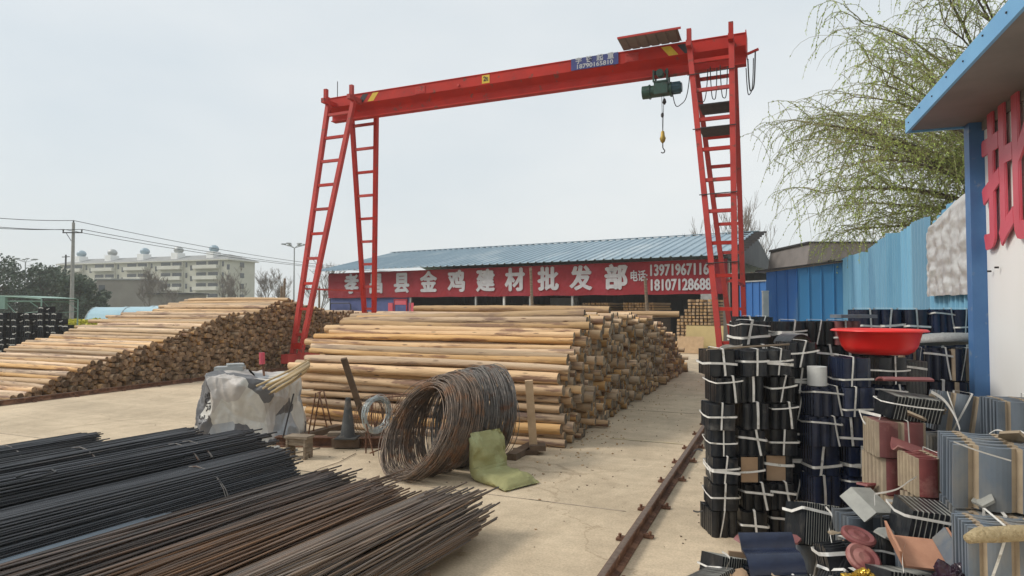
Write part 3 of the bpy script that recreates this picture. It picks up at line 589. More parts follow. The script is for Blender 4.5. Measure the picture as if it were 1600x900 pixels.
# ================================================================== POLES AND LAMPS
pp = thing('utility_pole', 'tall pale concrete utility pole with one crossarm, carrying wires', 'pole', W(112, 62), YAW)
m = MB(); m.tube([(0,0,0),(0,0,10)], [.21,.13], 10); m.build('shaft', M['concrete_pole'], pp)
m = MB(); m.bx(-.95, .95, -.16, -.08, 8.95, 9.05); m.bar((-.6,-.12,8.95),(-.1,-.14,8.2), .04,.04); m.build('crossarm', M['dark_steel'], pp)
INS = [(-.9,8.98+.2),(.9,8.98+.2),(0,10.05)]
for x, z in INS: m = MB(); m.lathe([(.03,-.15),(.07,-.1),(.04,-.02),(.08,.04),(.05,.12),(.01,.16)], 8, (x, -.12 if x else 0, z)); m.build('insulator', M['dark_steel'], pp, smooth=True)
base = W(112, 62)
def wire(a, b, sag, label):
    m = MB(); m.tube([a.lerp(b, t/24) - Vector((0,0,sag*4*(t/24)*(1-t/24))) for t in range(25)], .028, 4); tag(m.build('overhead_wire', M['cable']), label, 'wire', 'overhead wires at the concrete pole')
for (x, z), nm in zip(INS, ('nearer crossarm tip', 'farther crossarm tip', 'top')):
    a = base + RT*x; a.z = z + .15
    b1 = W(-260, 50); b1.z = z+.6; wire(a, b1 + RT*x, .6, 'sagging black wire from the %s of the concrete pole towards the tile stacks' % {'nearer crossarm tip':'left arm','farther crossarm tip':'right arm','top':'top'}[nm])
    b2 = W(640, 120); b2.z = z-.7+ (0 if x else -.8); wire(a, b2 + RT*x*.9, 1.0, 'thin black wire from the %s of the concrete pole towards the blue-roofed shed' % {'nearer crossarm tip':'left arm','farther crossarm tip':'right arm','top':'top'}[nm])
def lamp(px, py, D, label, w=1.25):
    q = atD(px, py, D); t = thing('street_lamp', label, 'street lamp', (q.x, q.y, 0), YAW, 'tall lamp masts far behind the yard'); H = q.z
    m = MB(); m.tube([(0,0,0),(0,0,H-.4)], [.12,.07], 8); m.build('mast', M['galv_steel'], t)
    for a in range(6):
        an = a*math.pi/3 + .3; m = MB(); e = Vector((math.cos(an)*w, math.sin(an)*w, H-.05)); m.bar((0,0,H-.45), e, .05,.05); m.box(e+Vector((0,0,.06)), (.55,.4,.14), Matrix.Rotation(an, 3, 'Z')); m.build('lamp_head', M['galv_steel'], t)
lamp(460, 382, 80, 'tall mast with a ring of lamp heads beside the crane leg')
lamp(40, 405, 95, 'tall mast with a ring of lamp heads above the dark trees')
q = atD(103, 398, 90); m = MB(); m.tube([(0,0,0),(0,0,q.z)], .12, 6); m.bar((-.8,0,q.z-.3),(.8,0,q.z-.3),.1,.1); o = m.build('thin_mast', M['dark_steel'], loc=(q.x,q.y,0)); tag(o, 'thin dark mast standing just behind the concrete utility pole', 'mast')
# stakes holding the log piles
def stake(px, py, D, r, label, z0=0, lean=(0,0)):
    q = atD(px, py, D); m = MB(); m.tube([(lean[0],lean[1],z0),(lean[0]*.5,lean[1]*.5,q.z*.5),(0,0,q.z)], [r*.8, r*.7, r*.6], 8)
    tag(m.build('timber_stake', M['wood_old'], loc=(q.x,q.y,0)), label, 'stake', 'upright stakes around the log piles')
stake(829, 418, 18.9, .07, 'grey timber stake standing before the sixth and seventh banner characters', 0, (.12,0))
stake(1008, 434, 17.9, .07, 'stouter grey stake standing in front of the banner phone numbers', 0, (.14,0))
stake(445, 435, 21, .06, 'dark pair of stakes end, taller one behind the stepped log pile', 0, (-.1,0))
stake(440, 447, 20.6, .06, 'shorter dark stake behind the stepped log pile peak', 0, (-.05,0))
stake(499, 448, 23.5, .06, 'dark stake between the two uprights of the crane leg', 0)
# ================================================================== TREES
def leafquads(m, pts, s):
    for p in pts:
        q = Vector([random.uniform(-1,1) for _ in range(3)]).normalized(); b_ = q.orthogonal().normalized(); c_ = q.cross(b_); k = s*random.uniform(.6,1.3)
        m.add([p-b_*k, p+c_*k*.6, p+b_*k, p-c_*k*.6], [(0,1,2,3)])
def evergreen(px, D, h, w, label, n=3800):
    base = W(px, D); t = thing('evergreen_tree', label, 'tree', base, 0, 'dark trees behind the yard')
    m = MB(); m.tube([(0,0,0),(0,0,h*.5),(0,0,h*.8)], [.25,.16,.05], 6)
    lobes = []
    for k in range(26):
        a = random.uniform(0, 2*math.pi); z = random.uniform(.12, .93); rr = w*.5*math.sin(math.pi*min(.93, max(.16, z)))**.6*random.uniform(.3,.95)
        c = Vector((rr*math.cos(a), rr*math.sin(a), h*z)); lobes.append((c, random.uniform(.12,.22)*w)); m.tube([(0,0,h*z*.6), c], [.07,.02], 4)
    m.build('trunk', M['bark'], t); m = MB(); pts = []
    for k in range(n):
        c, r = random.choice(lobes); d = Vector([random.gauss(0,1) for _ in range(3)]).normalized()*r*random.uniform(.45,1.05); d.z *= .75; p = c+d
        if p.z > .3: pts.append(p)
    leafquads(m, pts, .17); m.build('crown', M['leaf_dark'], t)
evergreen(-6, 70, 7.2, 7, 'large dark green tree cut off by the picture edge above the tile bundles', 4500)
evergreen(30, 95, 8.6, 7, 'dark bushy tree around the lamp mast')
evergreen(66, 72, 6.4, 5.5, 'dark green tree behind the end of the mint canopy', 4500)
evergreen(92, 78, 7.2, 5.2, 'round dark tree left of the utility pole')
evergreen(122, 66, 4.9, 5.0, 'dark tree directly behind the utility pole', 4500)
evergreen(148, 70, 3.7, 3.6, 'low dark tree between the utility pole and the brown house')
def bare(px, D, h, label, spread=.45, n0=7, seed=1, rs=.011, group='leafless trees in the distance', mt_='bark_pale'):
    rnd = random.Random(seed); t = thing('bare_tree', label, 'tree', W(px, D), 0, group); m = MB(); tr = MB()
    s = D*.00042
    def br(mb, p, d, L, r, lv):
        pts = [p]; 
        for k in range(4):
            d = (d + Vector((rnd.uniform(-.16,.16), rnd.uniform(-.16,.16), .09))).normalized(); pts.append(pts[-1] + d*L/4)
        mb.tube(pts, [r, r*.9, r*.8, r*.68, r*.5], 4 if lv else 6, caps=False)
        if lv >= 4: return
        for k in range(rnd.randint(3, 5) if lv else n0):
            i = rnd.randint(1, 4); q = Vector([rnd.uniform(-1,1), rnd.uniform(-1,1), rnd.uniform(-.2,.7)]).normalized()
            br(m, pts[i], (d + q*spread*1.6).normalized(), L*rnd.uniform(.5,.75), max(r*.5, s*.6), lv+1)
    br(tr, Vector((0,0,0)), Vector((0,0,1)), h*.42, h*rs, 0)
    tr.build('trunk', M[mt_], t); m.build('crown', M[mt_], t)
for i, (px, D, h, lb) in enumerate([(232, 92, 9, 'leafless grey tree before the middle of the cream apartments'), (262, 100, 8, 'leafless tree before the apartments, right of the low outhouse'),
        (372, 90, 8, 'wide leafless tree at the right end of the cream apartments'), (350, 110, 8.5, 'faint leafless tree before the apartment corner'), (418, 95, 8.5, 'leafless tree between the apartments and the lamp mast'),
        (445, 75, 7.5, 'leafless tree right at the lamp mast'), (500, 70, 8, 'pale leafless tree seen through the crane leg')]): bare(px, D, h, lb, .5, 7, 11+i)
for i, (px, D, h, lb) in enumerate([(1182, 52, 11, 'tall pale bare poplar right of the blue-roofed shed'), (1198, 60, 10, 'thin pale bare poplar beside the lean-to'), (1165, 58, 11.5, 'pale bare poplar directly behind the right crane leg'), (1085, 55, 10.5, 'faint bare poplar rising above the shed ridge')]):
    bare(px, D, h, lb, .25, 9, 31+i)
# ---- willow
def willow():
    base = W(1622, 12.9); t = thing('willow_tree', 'big willow with drooping twigs and first yellow-green leaves behind the pale fence', 'tree', base)
    rnd = random.Random(5); tr = MB(); tw = MB(); lf = MB()
    tr.tube([(0,0,0),(.05,0,1.4),(-.05,.1,2.6),(0,0,3.4)], [.34,.28,.25,.22], 10)
    fork = Vector((0,0,3.5))
    def curve(p, d, L, n, droop, wob=.08):
        pts = [p]
        for k in range(n):
            d = (d + Vector((rnd.uniform(-wob,wob), rnd.uniform(-wob,wob), -droop*(k+1)/n + rnd.uniform(-wob,wob)*.5))).normalized(); pts.append(pts[-1] + d*L/n)
        return pts
    def leaves(pts, dens):
        for a, b in zip(pts, pts[1:]):
            L = (b-a).length; dr = (b-a).normalized(); nn = int(L*dens + rnd.random())
            for k in range(nn):
                p = a.lerp(b, rnd.random()); o_ = Vector((rnd.uniform(-1,1), rnd.uniform(-1,1), rnd.uniform(-1,.3))).normalized(); d = (dr*.8+o_*.7).normalized(); ln = rnd.uniform(.025,.055); wv = d.orthogonal().normalized(); wv = (wv*math.cos(rnd.random()*6)+d.cross(wv)*math.sin(rnd.random()*6))*ln*.2
                lf.add([p, p+d*ln*.5+wv, p+d*ln, p+d*ln*.5-wv], [(0,1,2,3)])
    for i in range(29):
        # aim: directions spread towards the yard (left in the picture) and all around
        a = rnd.uniform(0, 2*math.pi) if i % 4 == 0 else math.radians(rnd.uniform(135, 275))
        hd = Vector((math.cos(a), math.sin(a), 0)); up = .28 + 2.3*rnd.random()**1.25
        L = rnd.uniform(2.8, 4.0) + min(1.8, up*1.1); pts = curve(fork + Vector((0,0,rnd.uniform(-.5,.4))), (hd + Vector((0,0,up))).normalized(), L, 10, .055*(1+up), .09)
        tr.tube(pts, [.065*(1-.085*k) for k in range(11)], 6)
        for j in range(2, 11):
            for q in range(2 if rnd.random() < .6 else 3):
                s = rnd.choice((-1,1)); d0 = (pts[j]-pts[j-1]).normalized(); sd_ = d0.cross(Vector((0,0,1))).normalized()*s
                d = (d0*.7 + sd_*rnd.uniform(.25,1.0) + Vector((0,0,rnd.uniform(-.1,.55)))).normalized()
                sp = curve(pts[j], d, rnd.uniform(.8,1.8), 6, .22, .12); tw.tube(sp, [.013,.011,.009,.007,.006,.005,.0035], 3, caps=False)
                leaves(sp[1:], 34)
                for k in range(2, 7):
                    for z in range(1 if rnd.random() < .55 else 2):
                        dd_ = Vector((rnd.uniform(-1,1), rnd.uniform(-1,1), rnd.uniform(-.5,.15))).normalized()
                        hg = curve(sp[k], dd_, rnd.uniform(.35,1.25), 5, .6, .07); tw.tube(hg, [.005,.0045,.004,.0035,.003,.002], 3, caps=False)
                        leaves(hg, 42 if rnd.random() < .66 else 5)
    tr.build('trunk', M['bark'], t, smooth=True); cr = tw.build('crown', M['willow_twig'], t); lf.build('leaves', M['leaf_willow'], cr)
willow()
# ================================================================== GANTRY CRANE
crane = thing('gantry_crane', 'tall red gantry crane with ladder-like legs spanning the timber yard', 'crane', (0,0,0))
GY = 15.4
def girder():
    m = MB(); h = [(.24,7.88),(.26,7.86),(.24,7.84),(.24,7.58),(.07,7.44),(.05,7.40),(.05,7.25),(.11,7.235),(.11,7.21)]
    prof = [(a,b) for a,b in h] + [(-a,b) for a,b in reversed(h)]
    m.prism(prof, (-12.35,GY,0), (-.72,GY,0), (0,1,0), (0,0,1)); return m
gd = girder().build('girder', M['red'], crane)
m = MB(); m.bx(-.72,-.70,GY-.27,GY+.27,7.42,7.92); m.bx(-12.37,-12.35,GY-.27,GY+.27,7.42,7.92); m.build('end_plate', M['red'], gd)
for sx, name in ((-1, 'left'), (1, 'right')):
    xo, xi = (-12.1, -11.2) if sx < 0 else (-1.0, -1.9); bo, bi = (-12.32, -12.05) if sx < 0 else (-.9, -1.18)
    for yt, yb in ((14.85, 13.75), (15.95, 17.1)):
        a0 = Vector((xo, yt, 7.55)); a1 = Vector((bo, yb, .42)); b0 = Vector((xi, yt, 7.55)); b1 = Vector((bi, yb, .42))
        m = MB(); m.bar(a0, a1, .115, .12, (0,1,0)); m.bar(b0, b1, .115, .12, (0,1,0)); lg = m.build('leg', M['red'], crane)
        for k in range(10):
            t = .045 + k*.098; m = MB(); m.bar(a0.lerp(a1, t), b0.lerp(b1, t), .075, .08, (0,1,0)); m.build('rung', M['red'], lg)
        m = MB(); m.bar(a0.lerp(a1,.97), b0.lerp(b1,.97), .16,.16,(0,1,0)); m.build('foot_block', M['red'], lg)
    # stub beams over the girder, along the rail direction
    for x in (xo, xi): m = MB(); m.bar((x,14.6,7.62),(x,16.2,7.62), .11,.13); m.bx(x-.05,x+.05,14.7,14.8,7.68,7.98); m.build('cross_beam', M['red'], crane)
    # end carriage on the rail
    xr = -12.25 if sx < 0 else -1.0
    m = MB(); m.bx(xr-.11, xr+.11, 13.35, 17.6, .18, .42); eb = m.build('end_carriage', M['red'], crane)
    for y in (13.65, 17.3): m = MB(); m.tube([(xr-.07,y,.225),(xr+.07,y,.225)], .112, 16); m.tube([(xr-.09,y,.225),(xr-.07,y,.225)], .13, 16); m.build('wheel', M['dark_steel'], eb)
    m = MB(); m.bar((xr, 13.9, 2.4) if 0 else (bo, 14.2, 2.2), (bo, 16.7, 2.2), .05,.05); m.build('tie_bar', M['red'], crane)
# knee struts, handles and rods on the right legs
for z in (6.9, 5.6, 4.1, 2.6): m = MB(); t = (7.55-z)/7.13; m.tube([(-1.9+.72*t-.1, 14.85-1.1*t-.08, z), (-1.0+.1*t+.08, 14.85-1.1*t-.08, z+.02)], .012, 5); m.build('safety_rod', M['dark_steel'], crane)
for z in (6.25, 5.72): m = MB(); m.bx(-1.72,-1.02,14.9,15.7,z,z+.03); m.build('platform_plate', M['dark_steel'], crane)
m = MB(); m.tube([(-12.05,15.2,7.88),(-12.05,15.2,8.35)], .012, 5); m.build('aerial', M['dark_steel'], crane)
# rain cover above the hoist
m = MB(); corr(m, -3.50, -2.05, 14.55, 7.95, 15.18, 7.915, .23, .02, .012); cv = m.build('rain_cover', M['soffit'], crane)
m = MB(); m.bx(-3.50,-2.05,14.52,14.545,7.93,7.975); m.build('cover_edge', M['red'], cv)
# hazard stripes, capacity plate, name plate
def onweb(x0, x1, z0, z1, mt_, nm, slant=0, y=GY-.2445):
    m = MB(); m.add([(x0,y,z0),(x1,y,z0),(x1+slant,y,z1),(x0+slant,y,z1),(x0,y+.003,z0),(x1,y+.003,z0),(x1+slant,y+.003,z1),(x0+slant,y+.003,z1)], [(0,1,2,3),(4,7,6,5),(0,4,5,1),(1,5,6,2),(2,6,7,3),(3,7,4,0)]); return m.build(nm, mt_, gd)
onweb(-10.95,-10.75,7.6,7.83,M['yellow'],'hazard_stripe',.18); onweb(-11.3,-11.1,7.6,7.83,M['black'],'hazard_stripe',.18)
onweb(-2.42,-2.2,7.6,7.83,M['yellow'],'hazard_stripe',-.18); onweb(-2.05,-1.85,7.6,7.83,M['black'],'hazard_stripe',-.18)
pl_ = onweb(-7.30,-7.08,7.61,7.83,M['yellow'],'capacity_plate')
mt = MB(); text_mb(mt, '2t', .17, facing((-7.19, GY-.249, 7.725)), .001, .02); mt.build('lettering', M['black'], pl_)
pn = onweb(-4.82,-3.62,7.585,7.875,M['plate_blue'],'name_plate', 0, GY-.268)
mt = MB()
for i, ch in enumerate('宇锋起重'): text_mb(mt, ch, .17, facing((-4.62+.27*i, GY-.272, 7.80)), .001, .03)
text_mb(mt, '18790165810', .15, facing((-4.22, GY-.272, 7.655)), .001, .03, 1.15); mt.build('lettering', M['white_text'], pn)
for x in (-9.2, -3.3):
    m = MB(); m.bx(x-.16,x+.16,GY-.252,GY-.243,7.60,7.80); sp_ = m.build('splice_plate', M['red'], gd)
    for a in (-.11,-.04,.04,.11):
        for b in (7.64,7.76): m = MB(); m.tube([(x+a,GY-.252,b),(x+a,GY-.266,b)], .012, 6); m.build('bolt', M['red'], sp_)
m = MB(); m.tube([(-8.0,GY-.24,7.66),(-8.0,GY-.28,7.66)], .04, 8); m.build('bolt_boss', M['red'], gd)
# ---- hoist hanging under the girder
ho = thing('electric_hoist', 'dark green electric hoist with cable and hook hanging under the girder', 'hoist', (-2.62, GY-.05, 6.86))
m = MB(); m.tube([(-.28,0,0),(.22,0,0)], .145, 18); m.tube([(-.46,0,0),(-.28,0,0)], .155, 16); m.tube([(-.30,0,0),(-.27,0,0)], .175, 16); m.tube([(.20,0,0),(.24,0,0)], .175, 16)
m.bx(-.16,.16,-.18,-.12,-.12,.14); hb_ = m.build('drum', M['green_paint'], ho, smooth=False)
m = MB(); m.tube([(.24,0,.02),(.44,0,.02)], .135, 16); m.tube([(.44,0,.02),(.47,0,.02)], .11, 16)
for k in range(12): a = k*math.pi/6; m.box((.34, .14*math.cos(a), .02+.14*math.sin(a)), (.18,.014,.014))
m.build('motor', mat('blue_green_enamel', (.03,.10,.13), (.02,.06,.08), 10, .4), ho)
m = MB(); m.bx(-.17,.17,-.16,.16,.16,.20); m.bx(-.19,-.15,-.17,-.13,.18,.46); m.bx(.13,.17,-.17,-.13,.18,.46); m.bx(-.19,-.15,.13,.17,.18,.46); m.bx(.13,.17,.13,.17,.18,.46)
m.tube([(0,-.3,.34),(0,-.14,.34)], .085, 12); m.build('trolley', M['green_paint'], ho)
for x in (-.13,.13):
    for y in (-.09,.09): m = MB(); m.tube([(x,y-.02,.41),(x,y+.02,.41)], .05, 12); m.build('trolley_wheel', M['dark_steel'], ho)
m = MB(); m.tube([(0,-.02,-.12),(.015,-.02,-1.02)], .007, 5); m.tube([(.05,-.02,-.12),(.02,-.02,-1.02)], .007, 5); m.build('hoist_rope', M['cable'], ho)
m = MB(); m.lathe([(.02,-.35),(.05,-.3),(.03,-.22),(.01,-.2)], 8, (.06,-.02,0)); m.build('limit_weight', M['dark_steel'], ho); m = MB(); m.lathe([(.01,-.66),(.035,-.63),(.035,-.57),(.01,-.54)], 8, (.01,-.02,0)); m.build('limit_weight', M['dark_steel'], ho)
m = MB(); m.lathe([(.01,-1.28),(.05,-1.24),(.075,-1.16),(.05,-1.1),(.04,-1.0),(.01,-.97)], 10, (.015,-.02,0)); hk = m.build('hook_block', M['brass'], ho, smooth=True)
pts = [Vector((.015,-.02,-1.28)), Vector((.015,-.02,-1.38))] + [Vector((.015+.045*math.sin(a)-.0, -.02, -1.42-.045*(1-math.cos(a))+.0)) for a in [k*math.pi/6 for k in range(1,9)]]
m = MB(); m.tube(pts, .014, 6); m.build('hook', M['dark_steel'], ho)
# festoon cable loops
def loop(pts, label, r=.011):
    m = MB(); m.tube(pts, r, 5); tag(m.build('festoon_cable', M['cable']), label, 'cable', 'black cables hanging from the crane girder')
def U(x0, z0, x1, z1, dp, y=GY-.12, n=14):
    out = []
    for k in range(n+1):
        t = k/n; out.append((x0+(x1-x0)*t, y, z0+(z1-z0)*t - dp*(1-(2*t-1)**4)))
    return out
loop(U(-2.38,6.95,-1.95,7.25,.65), 'black cable loop just right of the green hoist')
loop(U(-1.88,7.3,-1.55,7.2,.8), 'black cable loop left of the right crane ladder')
loop(U(-1.5,7.25,-1.35,7.2,.75), 'narrow cable loop between the right crane uprights, left one')
loop(U(-1.28,7.25,-1.12,7.2,.75), 'narrow cable loop between the right crane uprights, right one')
loop(U(-.68,7.3,-.52,7.45,.8), 'thick cable loop hanging off the right end of the girder', .016)
loop(U(-.72,7.1,-.56,7.3,.7), 'thinner cable loop hanging off the right end of the girder')
m = MB(); m.bar((-.7,GY-.1,7.42),(-.45,GY-.1,7.5),.05,.05); m.build('cable_arm', M['red'], crane)
ORDX = ORDN + 'seventeenth eighteenth nineteenth twentieth twenty-first twenty-second twenty-third twenty-fourth twenty-fifth twenty-sixth'.split()
# ================================================================== LOG PILES
def make_log(sides, segs, seed):
    rnd = random.Random(seed); m = MB(); Lg = 3.95; vs = []; ph = rnd.uniform(0,6); bow = rnd.uniform(-.04,.04); bw2 = rnd.uniform(-.02,.03)
    for i in range(segs+1):
        t = i/segs; x = -Lg*t; tp = 1.0 - .22*t
        for k in range(sides):
            a = 2*math.pi*k/sides; r = .08*tp*(1 + .10*noise.noise(Vector((t*11+seed, math.cos(a)*.9, math.sin(a)*.9))) + (.09 if segs > 3 and rnd.random() < .05 else 0))
            if segs > 3 and (i == 0 or i == segs): r *= .95
            vs.append(Vector((x, r*math.cos(a) + bow*math.sin(math.pi*t), r*math.sin(a) + bw2*math.sin(math.pi*t))))
    fs = []
    for i in range(segs):
        for k in range(sides): a = i*sides+k; b = i*sides+(k+1) % sides; fs.append((a, b, b+sides, a+sides))
    m.cm = 0; m.add(vs, fs)
    uvc = [(math.cos(2*math.pi*k/sides), math.sin(2*math.pi*k/sides)) for k in range(sides)]
    m.cm = 1; m.add(vs[:sides], [tuple(range(sides-1,-1,-1))], [list(reversed(uvc))]); m.add(vs[-sides:], [tuple(range(sides))], [uvc])
    return m
def protos(endm):
    out = []
    for s in range(12):
        m = make_log(16, 22, s*3+1); o = m.build('log', [M['log'], endm], smooth=(0,)); me = o.data; bpy.data.objects.remove(o); out.append(me)
    return out
PA_, PB_ = protos(M['log_end']), protos(M['log_end_brown'])
def pack(prof, y0, y1, rlo, rhi, seed, cap=900):
    rnd = random.Random(seed); cs = []; bins = {}; fails = 0
    while fails < 60 and len(cs) < cap:
        r = rnd.uniform(rlo, rhi); best = None
        for _ in range(26):
            y = rnd.uniform(y0, y1); z = r
            for b in range(int((y-.25)/.2)-1, int((y+.25)/.2)+2):
                for (cy, cz, cr) in bins.get(b, ()):
                    d = abs(cy-y); R_ = r+cr
                    if d < R_: z = max(z, cz + math.sqrt(R_*R_-d*d))
            if z + r <= prof(y) and (best is None or z < best[1]): best = (y, z)
        if best is None: fails += 1; continue
        y, z = best; cs.append((y, z, r)); bins.setdefault(int(y/.2), []).append((y, z, r))
    return cs
def interp(T):
    def f(y):
        if y <= T[0][0] or y >= T[-1][0]: return 0
        for (a, b), (c, d) in zip(T, T[1:]):
            if a <= y <= c: return b + (d-b)*(y-a)/(c-a)
    return f
def exposed(cs):
    out = []
    for i, (y, z, r) in enumerate(cs):
        c = Vector((y, z)); e = Vector((0, EYE)); d = (e-c).normalized(); n = Vector((-d.y, d.x)); L = (e-c).length; s = 0
        for o_ in (-.8, 0, .8):
            p = c + n*(o_*r); ok = True
            for j, (cy, cz, cr) in enumerate(cs):
                if j == i: continue
                v = Vector((cy, cz)) - p; t = v.dot(d)
                if t > 0 and t < L and abs(v.cross(d) if False else v.x*d.y - v.y*d.x) < cr*.95: ok = False; break
            s += ok
        out.append(s)
    return out
simple = {}
def place_logs(cs, faceX, protos_, endm, n_ind, labels, group, core_label, seed, stag, jut, core_name):
    rnd = random.Random(seed); ex = exposed(cs)
    order = sorted(range(len(cs)), key=lambda i: (-(ex[i] > 0), math.hypot(cs[i][0], faceX)))
    ind = set(order[:n_ind]); core = MB(); juts = 0
    for i, (y, z, r) in enumerate(cs):
        x = faceX + rnd.gauss(0, stag) - abs(y-cs[0][0])*0
        if ex[i] and rnd.random() < .06: x += jut*rnd.random()
        yaw = rnd.gauss(0, .006); sc = (rnd.uniform(.94,1.06), r/.08*.99, r/.08*.99); roll = rnd.uniform(0, 6.28)
        flip = rnd.random() < .4
        Mx = Matrix.Translation((x, y, z)) @ Matrix.Rotation(yaw, 4, 'Z') @ Matrix.Rotation(rnd.gauss(0,.004), 4, 'Y')
        if flip: Mx = Mx @ Matrix.Translation((-3.95*sc[0],0,0)) @ Matrix.Rotation(math.pi, 4, 'Z')
        Mx = Mx @ Matrix.Rotation(roll, 4, 'X') @ Matrix.Diagonal((*sc, 1))
        if i in ind:
            o = bpy.data.objects.new('log', rnd.choice(protos_)); col.objects.link(o); o.matrix_world = Mx
            tag(o, labels(y, z, ex[i]), 'log', group)
        else:
            lm = make_log(11, 1, i); core.ca = rnd.random()*.98+.01
            b = len(core.v); core.v += [tuple(Mx @ Vector(v)) for v in lm.v]
            for f, mi, uv in zip(lm.f, lm.m, lm.uv): core.f.append(tuple(b+q for q in f)); core.m.append(mi); core.at.append(core.ca); core.uv.append(uv)
    if core.f: tag(core.build(core_name, [M['log'], endm], smooth=(0,)), core_label, 'logs', kind='stuff')
main_prof = interp([(7.15,.15),(7.2,.8),(7.45,1.12),(7.9,1.40),(8.4,1.55),(9.3,1.60),(11.2,1.60),(12.3,1.52),(13.4,1.46),(14.2,1.30),(15.4,1.08),(16.2,.8),(16.9,.5),(17.5,.15)])
cs = pack(main_prof, 7.26, 17.4, .043, .074, 3, 1800)
print('main logs', len(cs))
EXR = {}
def rank_main():
    ex = exposed(cs); vis = [i for i in range(len(cs)) if ex[i]]; vis.sort(key=lambda i: (cs[i][1]-EYE)/cs[i][0])
    for k, i in enumerate(vis): EXR[(cs[i][0], cs[i][1])] = k
rank_main()
def lab1(y, z, e):
    k = EXR.get((y, z))
    if k is not None and k < len(ORDX): return 'peeled log on the near side of the middle pile, %s from the ground up' % ORDX[k]
    if e: return 'peeled pale log lying on the outer face of the middle pile' if y > 8.6 else 'thick peeled log on the near face of the pile behind the wire coil'
    return 'round end of a log buried in the middle pile, greyish' 
place_logs(cs, -2.44, PA_, M['log_end'], 175, lab1, 'logs of the middle pile', 'packed grey-brown log ends filling the far part of the middle pile', 4, .06, .35, 'packed_logs')
left_prof = interp([(7.0,.1),(7.4,.2),(8.4,.56),(9.2,.8),(10.1,.98),(11.0,1.3),(11.9,1.55),(12.7,1.6),(13.4,1.78),(13.9,1.98),(14.5,1.86),(15.5,1.66),(17.5,1.58),(20,1.5),(20.6,.1)])
cs2 = pack(left_prof, 7.1, 20.5, .047, .070, 9, 1700)
print('left logs', len(cs2))
def lab2(y, z, e):
    return 'pale peeled log lying on the stepped top of the long pile beyond the rail' if e else 'brown round log end low in the long pile beyond the rail'
place_logs(cs2, -12.75, PB_, M['log_end_brown'], 120, lab2, 'logs of the long pile beyond the rail', 'mass of brown log ends filling the long pile beyond the rail', 8, .04, .2, 'packed_logs')
for (x, y, z, r, sx, lb, ry, rz) in [(-1.85,12.6,1.54,.06,1.0,'log jutting out furthest at the top of the middle pile',.0,.0),(-2.55,8.6,1.57,.07,1.0,'topmost peeled log lying slightly askew on the middle pile',-.03,.05),(-2.45,9.6,1.62,.065,.9,'second topmost peeled log on the crest of the middle pile',.008,-.04)]:
    o = bpy.data.objects.new('log', PA_[3]); col.objects.link(o); o.location = (x,y,z); o.scale = (sx, r/.08, r/.08); o.rotation_euler = (0, ry, rz); tag(o, lb, 'log', 'logs of the middle pile')
# sleepers under the near log face
for x in (-2.75, -5.6):
    m = MB(); m.bx(-.06,.06,-.45,.27,0,.07); o = m.build('timber_sleeper', M['wood_dark'], loc=(x, 6.9, 0)); 
    tag(o, 'dark timber sleeper on the ground at the %s end of the near log face' % ('coil' if x > -4 else 'tarpaulin'), 'sleeper')
# ================================================================== REBAR
RD = Vector((math.sin(R(5.4)), math.cos(R(5.4)), 0)); RS = Vector((RD.y, -RD.x, 0))
def rmat(name, a, b_, c, ct, vary=.4):
    m = mat(name, a, b_, 3, .55, .45, c3=c, c3s=2.2, c3t=ct, c3soft=.2, vary=vary+.1, stretch=(3,.5,3)); t = m.node_tree; b = t.nodes['Principled BSDF']
    w = t.nodes.new('ShaderNodeTexWave'); w.wave_type = 'BANDS'; w.bands_direction = 'Y'; w.inputs['Scale'].default_value = 22; tc = t.nodes.new('ShaderNodeTexCoord'); t.links.new(tc.outputs['Object'], w.inputs['Vector'])
    bm = t.nodes.new('ShaderNodeBump'); bm.inputs['Strength'].default_value = .35; bm.inputs['Distance'].default_value = .003; t.links.new(w.outputs['Fac'], bm.inputs['Height']); t.links.new(bm.outputs[0], b.inputs['Normal']); return m
M['bar_dark'] = rmat('blue_black_steel_bar', (.085,.088,.096), (.028,.03,.034), (.12,.10,.085), .58)
M['bar_brown'] = rmat('dark_brown_steel_bar', (.15,.115,.095), (.06,.05,.045), (.20,.115,.07), .52)
M['bar_rust'] = rmat('rusty_steel_bar', (.24,.145,.09), (.13,.09,.065), (.30,.15,.07), .54)
M['bar_mix'] = rmat('grey_rust_steel_bar', (.27,.20,.145), (.15,.115,.09), (.30,.19,.12), .48)
M['bar_blue'] = rmat('blue_grey_steel_bar', (.13,.17,.21), (.09,.12,.15), (.14,.13,.12), .62)
def bar_protos(mt_, r, Lb, bow, n=5, ns=7):
    out = []
    for k in range(n):
        rnd = random.Random(k*7+int(r*1e4)); ax = rnd.uniform(-bow,bow); az = rnd.uniform(-bow*.25,bow*.3); ph = rnd.uniform(0,3); pts = []
        for i in range(13):
            t = i/12; pts.append((ax*math.sin(math.pi*(1-t)*1.2+ph)-ax*math.sin(ph), -Lb*(1-t), az*math.sin(math.pi*(1-t)*1.4+ph) - az*math.sin(ph)))
        m = MB(); m.tube(pts, r, ns); o = m.build('steel_bar', mt_, smooth=True); me = o.data; bpy.data.objects.remove(o); out.append(me)
    return out
def heap(w, h, r, seed, fill=1.0):
    """cross-section packing of rods in a mound w wide, h high: rows of circles with jitter"""
    rnd = random.Random(seed); out = []; z = r; row = 0
    while z < h:
        hw = w/2*math.sqrt(max(0, 1-(z/h)**2*.9)); x = -hw + (r if row % 2 else 0)
        while x < hw: out.append((x + rnd.uniform(-.4,.4)*r, z + rnd.uniform(-.3,.3)*r)); x += 2.12*r
        z += 1.8*r; row += 1
    return out
